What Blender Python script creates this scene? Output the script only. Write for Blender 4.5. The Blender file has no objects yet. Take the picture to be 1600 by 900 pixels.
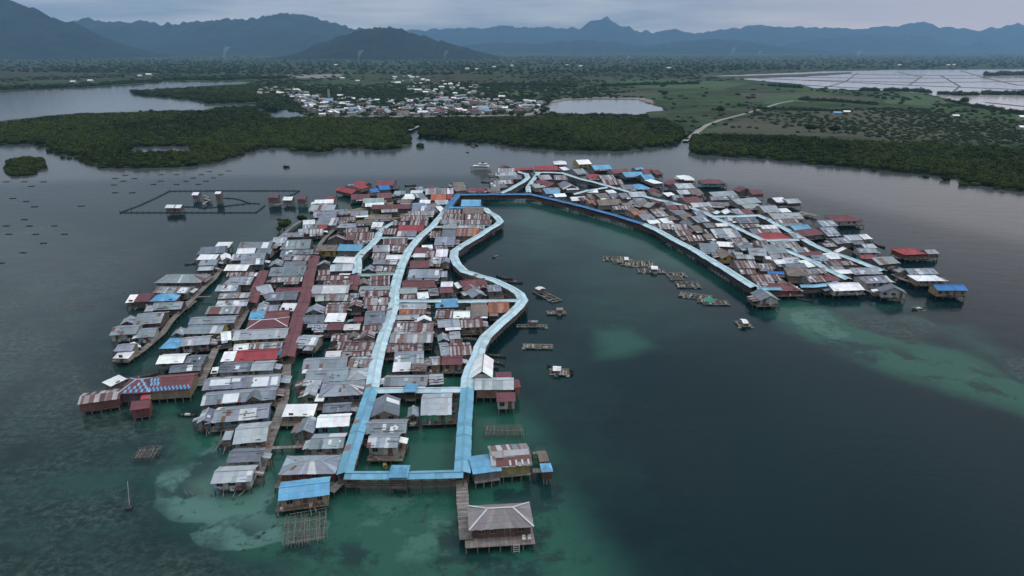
import bpy, math, random
import numpy as np
from mathutils import Vector, noise
from mathutils.geometry import tessellate_polygon

R = random.Random(7)
sc = bpy.context.scene
col = sc.collection
rad = math.radians

# ------------------------------------------------------------------ camera
CAM_H, FPX, PITCH = 75.0, 1081.0, math.atan((450 - 76) / 1081.0)
cam = bpy.data.cameras.new("camera")
cam.sensor_width = 36.0
cam.lens = 36.0 * FPX / 1600.0
cam.clip_start, cam.clip_end = 1.0, 80000.0
cam_ob = bpy.data.objects.new("camera", cam)
col.objects.link(cam_ob)
cam_ob.location = (0, 0, CAM_H)
cam_ob.rotation_euler = (math.pi / 2 - PITCH, 0, 0)
sc.camera = cam_ob

# ------------------------------------------------------------------ world (overcast evening sky)
SUN_EL, SUN_AZ = 48.0, 75.0          # azimuth measured from north (+Y) towards east (+X)
w = bpy.data.worlds.new("World")
sc.world = w
w.use_nodes = True
nt = w.node_tree
nt.nodes.clear()
def N(t, **k):
    n = nt.nodes.new(t)
    for a, b in k.items():
        setattr(n, a, b)
    return n
L = lambda a, b: nt.links.new(a, b)
out = N("ShaderNodeOutputWorld")
bg = N("ShaderNodeBackground"); bg.inputs[1].default_value = 0.1
sky = N("ShaderNodeTexSky", sky_type='NISHITA')
sky.sun_disc = False
sky.sun_elevation = rad(SUN_EL); sky.sun_rotation = rad(SUN_AZ)
sky.air_density = 1.0; sky.dust_density = 2.0
bg2 = N("ShaderNodeBackground"); bg2.inputs[1].default_value = 1.0
tc = N("ShaderNodeTexCoord")
sep = N("ShaderNodeSeparateXYZ"); L(tc.outputs['Generated'], sep.inputs[0])
mp = N("ShaderNodeMapping"); mp.inputs['Scale'].default_value = (2.2, 2.2, 22.0)
L(tc.outputs['Generated'], mp.inputs[0])
nz = N("ShaderNodeTexNoise"); nz.inputs['Scale'].default_value = 1.25; nz.inputs['Detail'].default_value = 7.0
nz.inputs['Roughness'].default_value = 0.6
L(mp.outputs[0], nz.inputs[0])
cr = N("ShaderNodeValToRGB")
cr.color_ramp.elements[0].position = 0.42; cr.color_ramp.elements[0].color = (0.43, 0.49, 0.56, 1)
cr.color_ramp.elements[1].position = 0.60; cr.color_ramp.elements[1].color = (0.92, 0.94, 0.97, 1)
L(nz.outputs[0], cr.inputs[0])
# warm thin cloud low in the north-east, where the sun stands behind the overcast
dot = N("ShaderNodeVectorMath", operation='DOT_PRODUCT')
dot.inputs[1].default_value = (math.sin(rad(52)), math.cos(rad(52)), 0.02)
L(tc.outputs['Generated'], dot.inputs[0])
mr = N("ShaderNodeMapRange"); mr.inputs[1].default_value = 0.74; mr.inputs[2].default_value = 1.0
L(dot.outputs['Value'], mr.inputs[0])
el = N("ShaderNodeMapRange"); el.inputs[1].default_value = 0.0; el.inputs[2].default_value = 0.75
el.inputs[3].default_value = 1.0; el.inputs[4].default_value = 0.0
L(sep.outputs['Z'], el.inputs[0])
mul = N("ShaderNodeMath", operation='MULTIPLY'); L(mr.outputs[0], mul.inputs[0]); L(el.outputs[0], mul.inputs[1])
warm = N("ShaderNodeMix", data_type='RGBA'); warm.blend_type = 'MIX'
L(mul.outputs[0], warm.inputs[0]); L(cr.outputs[0], warm.inputs[6]); warm.inputs[7].default_value = (1.35, 1.06, 1.0, 1)
# overcast: brighter overhead than at the horizon
gr = N("ShaderNodeValToRGB"); gr.color_ramp.interpolation = 'B_SPLINE'
ge = gr.color_ramp.elements
ge[0].position = 0.0; ge[0].color = (.49, .44, .38, 1); ge[1].position = 1.0; ge[1].color = (1,) * 3 + (1,)
for p_, c_, t_ in ((0.10, .38, .09), (0.30, .25, 0), (0.55, .40, 0), (0.80, .85, 0)):
    q_ = ge.new(p_); q_.color = (c_ * (1 + t_), c_, c_ * (1 - t_ * 1.4), 1)
L(sep.outputs['Z'], gr.inputs[0])
vt = N("ShaderNodeVectorMath", operation='MULTIPLY'); L(warm.outputs[2], vt.inputs[0]); L(gr.outputs[0], vt.inputs[1])
vm = N("ShaderNodeVectorMath", operation='SCALE'); L(vt.outputs[0], vm.inputs[0]); vm.inputs['Scale'].default_value = 2.3
L(vm.outputs[0], bg2.inputs[0])
L(sky.outputs[0], bg.inputs[0])
mix = N("ShaderNodeMixShader"); mix.inputs[0].default_value = 0.9
L(bg.outputs[0], mix.inputs[1]); L(bg2.outputs[0], mix.inputs[2]); L(mix.outputs[0], out.inputs['Surface'])

# ------------------------------------------------------------------ sun (veiled by the overcast)
sl = bpy.data.lights.new("sun", 'SUN'); sl.energy = 0.7; sl.angle = rad(18); sl.color = (1.0, 0.93, 0.86)
so = bpy.data.objects.new("sun", sl); col.objects.link(so)
sd = Vector((math.sin(rad(SUN_AZ)) * math.cos(rad(SUN_EL)), math.cos(rad(SUN_AZ)) * math.cos(rad(SUN_EL)), math.sin(rad(SUN_EL))))
so.rotation_euler = sd.to_track_quat('Z', 'Y').to_euler()

sc.view_settings.view_transform = 'Standard'
sc.view_settings.look = 'None'
sc.view_settings.exposure = 0.0
sc.view_settings.gamma = 1.0
sc.cycles.max_bounces = 5
sc.cycles.diffuse_bounces = 2
sc.cycles.glossy_bounces = 2
sc.cycles.volume_bounces = 1
sc.cycles.use_denoising = True
sc.cycles.denoiser = 'OPENIMAGEDENOISE'
sc.cycles.caustics_reflective = False
sc.cycles.caustics_refractive = False

# ------------------------------------------------------------------ helpers
cp, sp = math.cos(PITCH), math.sin(PITCH)
def P(x, y, z=0.0):
    """world point on the level z seen at photo pixel x, y"""
    a, b = (x - 800.0) / FPX, (450.0 - y) / FPX
    d = Vector((a, cp + b * sp, -sp + b * cp))
    t = (z - CAM_H) / d.z
    return Vector((d.x * t, d.y * t, z))
def pix(v):
    d = Vector(v) - Vector((0, 0, CAM_H))
    f = d.y * cp - d.z * sp
    u = d.y * sp + d.z * cp
    return 800 + FPX * d.x / f, 450 - FPX * u / f

def tag(o, label=None, cat=None, group=None, kind=None):
    if label: o["label"] = label
    if cat: o["category"] = cat
    if group: o["group"] = group
    if kind: o["kind"] = kind
    return o
def empty(name, loc=(0, 0, 0), rz=0.0):
    o = bpy.data.objects.new(name, None)
    o.location = loc; o.rotation_euler = (0, 0, rz); o.empty_display_size = 0.5
    col.objects.link(o)
    return o
def link(name, me, parent=None, mat=None, loc=None):
    o = bpy.data.objects.new(name, me)
    if mat is not None and len(me.materials) == 0: me.materials.append(mat)
    if parent is not None: o.parent = parent
    if loc is not None: o.location = loc
    col.objects.link(o)
    return o

class MB:
    """collects boxes, bars and quads with per-face colours; build() links them as one mesh"""
    def __init__(s): s.v = []; s.f = []; s.c = []; s.m = []
    def box(s, x0, x1, y0, y1, z0, z1, c=(1, 1, 1), m=0):
        n = len(s.v)
        s.v += [(x0, y0, z0), (x1, y0, z0), (x1, y1, z0), (x0, y1, z0), (x0, y0, z1), (x1, y0, z1), (x1, y1, z1), (x0, y1, z1)]
        s.f += [(n, n+3, n+2, n+1), (n+4, n+5, n+6, n+7), (n, n+1, n+5, n+4), (n+1, n+2, n+6, n+5), (n+2, n+3, n+7, n+6), (n+3, n, n+4, n+7)]
        s.c += [c] * 6; s.m += [m] * 6
    def slab(s, p, t, c=(1, 1, 1), m=0):
        """thin plate on a 3- or 4-point outline, thickness t downwards"""
        n = len(s.v); k = len(p)
        s.v += [tuple(q) for q in p] + [(q[0], q[1], q[2] - t) for q in p]
        s.f.append(tuple(range(n, n + k))); s.f.append(tuple(range(n + 2 * k - 1, n + k - 1, -1)))
        for i in range(k):
            j = (i + 1) % k
            s.f.append((n + i, n + k + i, n + k + j, n + j))
        s.c += [c] * (k + 2); s.m += [m] * (k + 2)
    def bar(s, a, b, w, h=None, c=(1, 1, 1), m=0):
        a, b = Vector(a), Vector(b); h = h or w
        d = (b - a)
        if d.length < 1e-6: return
        d.normalize()
        u = d.cross(Vector((0, 0, 1)))
        if u.length < 1e-4: u = Vector((1, 0, 0))
        u.normalize(); v = u.cross(d)
        n = len(s.v)
        for q in (a, b):
            for su, sv in ((-1, -1), (1, -1), (1, 1), (-1, 1)):
                s.v.append(tuple(q + u * su * w / 2 + v * sv * h / 2))
        s.f += [(n, n+1, n+2, n+3), (n+7, n+6, n+5, n+4), (n, n+4, n+5, n+1), (n+1, n+5, n+6, n+2), (n+2, n+6, n+7, n+3), (n+3, n+7, n+4, n)]
        s.c += [c] * 6; s.m += [m] * 6
    def tri(s, p, c=(1, 1, 1), m=0):
        n = len(s.v); s.v += [tuple(q) for q in p]; s.f.append(tuple(range(n, n + len(p)))); s.c.append(c); s.m.append(m)
    def mesh(s, name, mats):
        me = bpy.data.meshes.new(name)
        me.from_pydata(s.v, [], s.f)
        if not isinstance(mats, (list, tuple)): mats = [mats]
        for q in mats: me.materials.append(q)
        if len(mats) > 1: me.polygons.foreach_set("material_index", s.m)
        at = me.color_attributes.new("tint", 'FLOAT_COLOR', 'CORNER')
        arr = np.ones((len(me.loops), 4), dtype=np.float32)
        cnt = [len(f) for f in s.f]
        arr[:, :3] = np.repeat(np.array(s.c, dtype=np.float32), cnt, axis=0)
        at.data.foreach_set("color", arr.ravel())
        return me
    def build(s, name, mats, parent=None, loc=None):
        return link(name, s.mesh(name, mats), parent, None, loc)

# ------------------------------------------------------------------ materials
def new_mat(name, rough=0.7, spec=0.3):
    m = bpy.data.materials.new(name); m.use_nodes = True
    b = m.node_tree.nodes["Principled BSDF"]
    b.inputs['Roughness'].default_value = rough
    b.inputs['Specular IOR Level'].default_value = spec
    return m, m.node_tree, b
def nd(t, typ, **k):
    n = t.nodes.new(typ)
    for a, b in k.items(): setattr(n, a, b)
    return n
def noise_mat(name, c1, c2, scale, rough=0.8, c3=None, detail=5, lo=0.35, hi=0.65, bump=0.0, spec=0.25, coords='Object', stretch=None):
    m, t, b = new_mat(name, rough, spec)
    tc = nd(t, "ShaderNodeTexCoord"); n = nd(t, "ShaderNodeTexNoise")
    n.inputs['Scale'].default_value = scale; n.inputs['Detail'].default_value = detail; n.inputs['Roughness'].default_value = 0.65
    src = tc.outputs[coords]
    if stretch:
        mpn = nd(t, "ShaderNodeMapping"); mpn.inputs['Scale'].default_value = stretch
        t.links.new(src, mpn.inputs[0]); src = mpn.outputs[0]
    t.links.new(src, n.inputs[0])
    r = nd(t, "ShaderNodeValToRGB")
    e = r.color_ramp.elements
    e[0].position = lo; e[0].color = (*c1, 1); e[1].position = hi; e[1].color = (*c2, 1)
    if c3:
        q = e.new((lo + hi) / 2); q.color = (*c3, 1)
    t.links.new(n.outputs[0], r.inputs[0]); t.links.new(r.outputs[0], b.inputs['Base Color'])
    if bump:
        bp = nd(t, "ShaderNodeBump"); bp.inputs['Strength'].default_value = bump; bp.inputs['Distance'].default_value = 0.05
        t.links.new(n.outputs[0], bp.inputs['Height']); t.links.new(bp.outputs[0], b.inputs['Normal'])
    return m

def tint_mat(name, kind, rough=0.6, spec=0.35):
    """weathered surface whose own colour comes from the mesh's 'tint' attribute"""
    m, t, b = new_mat(name, rough, spec)
    at = nd(t, "ShaderNodeAttribute", attribute_name="tint")
    tc = nd(t, "ShaderNodeTexCoord")
    oi = nd(t, "ShaderNodeObjectInfo")
    ad = nd(t, "ShaderNodeVectorMath", operation='ADD')
    rs = nd(t, "ShaderNodeMath", operation='MULTIPLY'); rs.inputs[1].default_value = 300.0
    t.links.new(oi.outputs['Random'], rs.inputs[0])
    t.links.new(tc.outputs['Object'], ad.inputs[0]); t.links.new(rs.outputs[0], ad.inputs[1])
    n1 = nd(t, "ShaderNodeTexNoise"); n1.inputs['Scale'].default_value = 0.55 if kind == 'metal' else 1.2
    n1.inputs['Detail'].default_value = 6; n1.inputs['Roughness'].default_value = 0.7
    t.links.new(ad.outputs[0], n1.inputs[0])
    mr = nd(t, "ShaderNodeMapRange"); mr.inputs[1].default_value = 0.3; mr.inputs[2].default_value = 0.7
    mr.inputs[3].default_value = 0.82 if kind == 'metal' else 0.6; mr.inputs[4].default_value = 1.14
    t.links.new(n1.outputs[0], mr.inputs[0])
    sc_ = nd(t, "ShaderNodeVectorMath", operation='SCALE')
    t.links.new(at.outputs['Color'], sc_.inputs[0]); t.links.new(mr.outputs[0], sc_.inputs['Scale'])
    last = sc_.outputs[0]
    if kind == 'metal':   # patches of rust and grime of their own shape
        n2 = nd(t, "ShaderNodeTexNoise"); n2.inputs['Scale'].default_value = 1.1; n2.inputs['Detail'].default_value = 8
        n2.inputs['Roughness'].default_value = 0.75
        t.links.new(ad.outputs[0], n2.inputs[0])
        m2 = nd(t, "ShaderNodeMapRange"); m2.inputs[1].default_value = 0.56; m2.inputs[2].default_value = 0.70
        m2.inputs[3].default_value = 0.0; m2.inputs[4].default_value = 0.20
        t.links.new(n2.outputs[0], m2.inputs[0])
        mx = nd(t, "ShaderNodeMix", data_type='RGBA')
        t.links.new(m2.outputs[0], mx.inputs[0]); t.links.new(last, mx.inputs[6]); mx.inputs[7].default_value = (0.13, 0.085, 0.075, 1)
        last = mx.outputs[2]
    t.links.new(last, b.inputs['Base Color'])
    bp = nd(t, "ShaderNodeBump"); bp.inputs['Strength'].default_value = 0.5; bp.inputs['Distance'].default_value = 0.04
    t.links.new(n1.outputs[0], bp.inputs['Height']); t.links.new(bp.outputs[0], b.inputs['Normal'])
    return m
M_ROOF = tint_mat("corrugated_metal", 'metal', 0.62, 0.3)
M_WALL = tint_mat("painted_boards", 'wood', 0.8, 0.2)
M_WOOD = tint_mat("weathered_wood", 'wood', 0.85, 0.15)
# ------------------------------------------------------------------ polygons, in photo pixels, laid on the water level
COAST = [(0,226),(40,224),(75,228),(84,238),(110,242),(130,243),(140,252),(165,262),(210,263),(250,262),(290,260),(330,256),(352,249),(370,244),(400,232),(440,230),
 (470,236),(500,237),(520,232),(545,231),(570,232),(600,235),(630,231),(640,222),(637,213),(634,206),(655,196),(668,188),(672,189),(660,200),(659,212),(672,215),(700,217),(730,222),
 (760,221),(800,229),(850,233),(900,235),(960,236),(1000,232),(1030,228),(1052,226),(1058,219),(1066,214),(1100,196),(1104,198),(1082,216),(1082,230),(1087,240),(1110,243),(1150,245),(1200,248),
 (1250,253),(1300,258),(1350,262),(1400,268),(1450,272),(1500,276),(1505,285),(1540,290),(1570,297),(1600,300),(1900,335),(2600,390)]
OUTER = [(-1300,260)] + COAST + [(2700,80.6),(-1300,80.6)]
BAY = [(-1190,205),(0,190),(60,184),(120,178),(200,176),(250,174),(330,174),(328,170),(400,166),(405,161),(340,162),(315,160),(300,156),(250,151),(230,151),
 (215,147),(203,143),(225,141),(300,137),(330,134),(395,131),(392,127),(330,127),(250,128),(215,132),(150,136),(60,138),(0,143),(-1190,152)]
TOWNW = [(408,173),(440,170),(470,176),(485,181),(488,186),(430,187)]
POOL = [(200,230.5),(240,228.5),(303,229),(301,241),(240,242.5),(203,243)]
LAGOON = [(842,176),(845,171),(860,160),(880,156),(940,154),(1000,155),(1020,163),(1040,168),(1038,174),(1010,176),(1014,181),(960,182.5),(920,180)]
PONDS = [(1060,117),(1120,118),(1200,115),(1300,111),(1400,109),(1600,108),(2500,104),(2500,195),(1600,178),(1560,170),(1520,165),(1480,155),(1450,148),
 (1380,142),(1330,141),(1270,138),(1250,132),(1200,128),(1130,122)]
FARLAG = [(1375,82.6),(1450,82.0),(1600,81.8),(2500,81.5),(2500,84.3),(1600,84.6),(1480,84.2),(1420,83.6)]

def wpoly(p, z=0.0): return [P(x, y, z) for x, y in p]
def ragged(pts, step, amp, seed=0):
    """an outline re-cut with small bays and points"""
    o = []
    n = len(pts)
    for i in range(n):
        a, b = pts[i], pts[(i + 1) % n]
        ln = (b - a).length
        st = max(step, a.length * 0.012)
        k = max(1, min(60, int(ln / st)))
        nrm = Vector((-(b - a).y, (b - a).x, 0)); nrm.normalize()
        for j in range(k):
            q = a.lerp(b, j / k)
            s_ = max(amp, 0.004 * q.length)
            if j: q = q + nrm * s_ * noise.noise(q * (0.5 / st) + Vector((seed, 0, 0))) * 2
            o.append(q)
    return o
def in_poly(px, py, poly):
    inside = np.zeros(px.shape, bool)
    n = len(poly)
    for i in range(n):
        x1, y1 = poly[i][0], poly[i][1]; x2, y2 = poly[(i + 1) % n][0], poly[(i + 1) % n][1]
        if y1 == y2: continue
        c = ((y1 > py) != (y2 > py)) & (px < (x2 - x1) * (py - y1) / (y2 - y1) + x1)
        inside ^= c
    return inside
def sdf(px, py, poly):
    d = np.full(px.shape, 1e9)
    n = len(poly)
    for i in range(n):
        x1, y1 = poly[i][0], poly[i][1]; x2, y2 = poly[(i + 1) % n][0], poly[(i + 1) % n][1]
        dx, dy = x2 - x1, y2 - y1
        t = np.clip(((px - x1) * dx + (py - y1) * dy) / (dx * dx + dy * dy + 1e-12), 0, 1)
        d = np.minimum(d, np.hypot(px - x1 - t * dx, py - y1 - t * dy))
    return np.where(in_poly(px, py, poly), d, -d)

# ------------------------------------------------------------------ water: one sheet to the horizon
def build_water():
    # rows by distance, columns as rays
    ys = [-400, -250, -150, -80, -30, 0, 20, 40]
    y = 40.0
    while y < 60000:
        y += max(1.1, y * 0.0105) if y < 900 else y * 0.04
        ys.append(y)
    ys = np.array(ys)
    s = np.concatenate([np.linspace(-3.5, -0.9, 14)[:-1], np.linspace(-0.9, 0.9, 300), np.linspace(0.9, 3.5, 14)[1:]])
    S, Y = np.meshgrid(s, ys)
    X = S * (np.maximum(Y, 0) + 30) + np.where(Y < 60, S * 60, 0) * 0
    nr, nc = S.shape
    V = np.stack([X, Y, np.zeros_like(X)], -1).reshape(-1, 3)
    idx = np.arange(nr * nc).reshape(nr, nc)
    F = np.stack([idx[:-1, :-1], idx[:-1, 1:], idx[1:, 1:], idx[1:, :-1]], -1).reshape(-1, 4)
    me = bpy.data.meshes.new("sea")
    me.vertices.add(len(V)); me.vertices.foreach_set("co", V.astype(np.float32).ravel())
    me.loops.add(F.size); me.loops.foreach_set("vertex_index", F.astype(np.int32).ravel())
    me.polygons.add(len(F)); me.polygons.foreach_set("loop_start", np.arange(0, F.size, 4, dtype=np.int32))
    me.update()
    vx, vy = V[:, 0], V[:, 1]
    def soft(poly, wd, dil=0.0):
        p = [tuple(q[:2]) for q in wpoly(poly)]
        return np.clip(0.5 + (sdf(vx, vy, p) + dil) / wd, 0, 1)
    def sm(a): return a * a * (3 - 2 * a)
    # sand: pale shallow bottom seen through the water.  shoal: green shallow.  reef: mottled coral and weed
    sand = np.zeros(len(V)); shoal = np.zeros(len(V)); reef = np.zeros(len(V))
    SH = [([(60,560),(200,480),(330,380),(480,310),(640,295),(720,320),(700,400),(730,440),(790,450),(800,490),(740,560),(560,600),(330,620),(150,600)], 30, 0.42),
          ([(170,610),(330,590),(430,560),(560,560),(700,560),(745,575),(800,620),(850,680),(880,760),(930,830),(985,930),(1010,1100),(500,1100),(420,900),(330,860),(240,790),(230,700),(180,650)], 26, 1.0),
          ([(700,300),(840,300),(1010,345),(1100,395),(1190,440),(1260,455),(1220,500),(1140,455),(1060,430),(960,400),(860,375),(780,350),(790,330)], 22, 0.55),
          ([(1190,476),(1250,470),(1320,492),(1420,530),(1500,548),(1600,588),(1760,640),(1780,722),(1600,646),(1500,618),(1400,588),(1300,550),(1225,515)], 18, 1.0),
          ([(1440,500),(1520,508),(1600,560),(1640,600),(1540,560),(1470,530)], 16, 0.55),
          ([(760,340),(900,350),(1060,430),(1150,520),(1000,560),(850,520),(840,430),(760,400)], 50, 0.42),
          ([(740,560),(860,520),(960,560),(1020,700),(1080,900),(1100,1100),(900,1100),(800,760)], 60, 0.34),
          ([(-900,640),(-900,380),(-100,380),(60,400),(200,480),(120,560),(60,660)], 40, 0.34),
          ([(922,512),(990,512),(1030,540),(985,562),(930,562)], 13, 0.72),
          ([(1150,455),(1200,480),(1300,475),(1440,470),(1470,480),(1300,500),(1180,500)], 12, 0.5)]
    for p, wd, a in SH: shoal = np.maximum(shoal, a * sm(soft(p, wd)))
    SA = [([(243,748),(262,731),(330,722),(425,725),(430,770),(415,800),(520,815),(500,845),(430,848),(375,864),(310,850),(290,838),(330,818),(268,812),(246,790)], 5, 1.0),
          ([(330,640),(430,600),(445,600),(440,700),(405,740),(390,790),(420,770),(330,770),(300,700)], 9, 0.55),
          ([(1330,525),(1450,548),(1600,598),(1620,640),(1500,606),(1400,576)], 14, 0.3),
          ([(560,740),(700,755),(800,860),(780,900),(600,900),(520,830)], 16, 0.4),
          ([(1215,480),(1290,480),(1340,520),(1300,545),(1240,515)], 8, 0.45)]
    for p, wd, a in SA: sand = np.maximum(sand, a * sm(soft(p, wd)))
    RE = [([(1200,500),(1400,540),(1560,580),(1700,650),(1600,640),(1400,585),(1250,545)], 20, .4),
          ([(-900,1200),(-900,420),(-100,420),(60,470),(180,600),(300,660),(300,730),(240,750),(280,830),(420,870),(600,890),(800,900),(900,1200)], 30, 1.0),
          ([(-900,470),(-300,300),(60,330),(300,380),(200,500),(100,640),(-100,640)], 40, 0.66),
          ([(770,700),(860,680),(930,780),(960,880),(860,900),(700,880),(600,860),(700,770),(745,760)], 16, 0.4),
          ([(1300,486),(1440,492),(1500,525),(1420,536),(1340,516)], 6, 0.9),
          ([(1545,560),(1700,545),(1720,600),(1600,600)], 8, 0.9)]
    for p, wd, a in RE: reef = np.maximum(reef, a * sm(soft(p, wd)))
    silt_sheen = np.maximum.reduce([sm(soft(PONDS, 10)), .55 * sm(soft(LAGOON, 10)), .22 * sm(soft(BAY, 60)), .05 * sm(soft([(-900,640),(-900,380),(60,360),(230,430),(160,560),(100,640)], 60)), .12 * sm(soft([(-900,370),(-100,290),(300,275),(800,275),(1200,290),(1700,400),(1700,300),(1000,225),(0,215),(-900,240)], 40))])
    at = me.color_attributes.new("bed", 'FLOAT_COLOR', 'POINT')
    arr = np.stack([sand, shoal, reef, silt_sheen], -1).astype(np.float32)
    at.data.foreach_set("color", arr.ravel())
    m, t, b = new_mat("sea_water", 0.06, 0.5)
    b.inputs['IOR'].default_value = 1.33; b.inputs['Specular IOR Level'].default_value = 0.2
    l = t.links.new
    a = nd(t, "ShaderNodeAttribute", attribute_name="bed")
    sp_ = nd(t, "ShaderNodeSeparateColor"); l(a.outputs['Color'], sp_.inputs[0])
    tc = nd(t, "ShaderNodeTexCoord")
    def noi(scale, det, ro=0.6, stretch=(1, 1, 1)):
        mpn = nd(t, "ShaderNodeMapping"); mpn.inputs['Scale'].default_value = stretch
        l(tc.outputs['Object'], mpn.inputs[0])
        n = nd(t, "ShaderNodeTexNoise"); n.inputs['Scale'].default_value = scale; n.inputs['Detail'].default_value = det
        n.inputs['Roughness'].default_value = ro; l(mpn.outputs[0], n.inputs[0]); return n.outputs[0]
    def mrng(v, a0, a1, b0=0.0, b1=1.0):
        n = nd(t, "ShaderNodeMapRange"); l(v, n.inputs[0])
        for i, q in enumerate((a0, a1, b0, b1)): n.inputs[i + 1].default_value = q
        return n.outputs[0]
    def mth(op, x, y):
        n = nd(t, "ShaderNodeMath", operation=op); n.use_clamp = True
        for i, q in enumerate((x, y)):
            if isinstance(q, float): n.inputs[i].default_value = q
            else: l(q, n.inputs[i])
        return n.outputs[0]
    def mixc(f, c1, c2):
        n = nd(t, "ShaderNodeMix", data_type='RGBA'); l(f, n.inputs[0])
        for i, q in ((6, c1), (7, c2)):
            if isinstance(q, tuple): n.inputs[i].default_value = (*q, 1)
            else: l(q, n.inputs[i])
        return n.outputs[2]
    big, mid, fine = noi(0.018, 6), noi(0.11, 7, 0.68), noi(0.60, 9, 0.78, (1, 1.15, 1))
    def edge(chan, n_, amp, lo, hi):     # a ragged bank of its own outline
        q = nd(t, "ShaderNodeMath", operation='MULTIPLY_ADD'); l(n_, q.inputs[0]); q.inputs[1].default_value = amp; q.inputs[2].default_value = -amp * .5
        r_ = nd(t, "ShaderNodeMath", operation='ADD'); l(q.outputs[0], r_.inputs[0]); l(chan, r_.inputs[1])
        return mrng(r_.outputs[0], lo, hi)
    sand_m = mth('MULTIPLY', edge(sp_.outputs[0], mid, 1.3, .38, .50), mth('ADD', sp_.outputs[0], 0.15))
    sh_m = mth('MULTIPLY', edge(sp_.outputs[1], noi(0.05, 7, 0.62), .9, .16, .62), mth('ADD', sp_.outputs[1], 0.1))
    deep = mixc(mrng(big, 0.35, 0.7), (0.0010, 0.0140, 0.0170), (0.0018, 0.0185, 0.0225))
    c = mixc(sh_m, deep, (0.020, 0.088, 0.064))
    c = mixc(sand_m, c, (0.076, 0.170, 0.142))
    # coral and weed: dark tufts over a paler rubble bottom
    tuft = mrng(mth('MULTIPLY', mrng(mid, 0.33, 0.62), mrng(fine, 0.38, 0.6)), 0.12, 0.34)
    pat = noi(0.055, 8, 0.66)
    reefc = mixc(mrng(fine, 0.44, 0.70), (0.009, 0.028, 0.028), (0.070, 0.106, 0.090))
    reefc = mixc(mrng(pat, 0.47, 0.63), reefc, (0.009, 0.026, 0.027))
    reefc = mixc(mrng(noi(0.021, 6, 0.6, (1, 1.6, 1)), 0.54, 0.66, 0.0, 0.85), reefc, (0.020, 0.062, 0.055))
    c = mixc(mth('MULTIPLY', edge(sp_.outputs[2], mid, .9, .45, .8), mrng(mid, 0.3, 0.5, 0.75, 1.0)), c, reefc)
    blot = mth('MULTIPLY', mrng(noi(0.075, 8, 0.68), 0.50, 0.57, 0.0, 0.8), mth('MULTIPLY', mrng(sp_.outputs[2], .12, .34), mrng(sp_.outputs[2], .46, .62, 1.0, 0.0)))
    c = mixc(blot, c, (0.008, 0.026, 0.028))
    spots = mth('MULTIPLY', mrng(noi(0.36, 4, 0.6), 0.585, 0.65), mrng(noi(0.04, 4, 0.6), 0.44, 0.60))
    c = mixc(mth('MULTIPLY', spots, mth('ADD', sp_.outputs[0], sp_.outputs[1])), c, (0.020, 0.040, 0.038))
    c = mixc(a.outputs['Alpha'], c, (0.58, 0.55, 0.55))     # pale silt plus sky reflection painted into ponds, lagoon, bay and far sea
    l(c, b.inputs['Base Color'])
    w1 = noi(0.9, 4, 0.6, (0.6, 1.5, 1)); w2 = noi(0.13, 3, 0.5, (0.7, 1.3, 1))
    ad = nd(t, "ShaderNodeMath", operation='ADD'); l(w1, ad.inputs[0])
    m5 = nd(t, "ShaderNodeMath", operation='MULTIPLY'); l(w2, m5.inputs[0]); m5.inputs[1].default_value = 2.5
    l(m5.outputs[0], ad.inputs[1])
    bp = nd(t, "ShaderNodeBump"); bp.inputs['Strength'].default_value = 0.13; bp.inputs['Distance'].default_value = 0.3
    l(ad.outputs[0], bp.inputs['Height']); l(bp.outputs[0], b.inputs['Normal'])
    me.materials.append(m)
    o = link("sea_water", me); tag(o, "calm tropical sea, teal over the shoals and dark blue in the channel", None, None, 'structure')
build_water()

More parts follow.
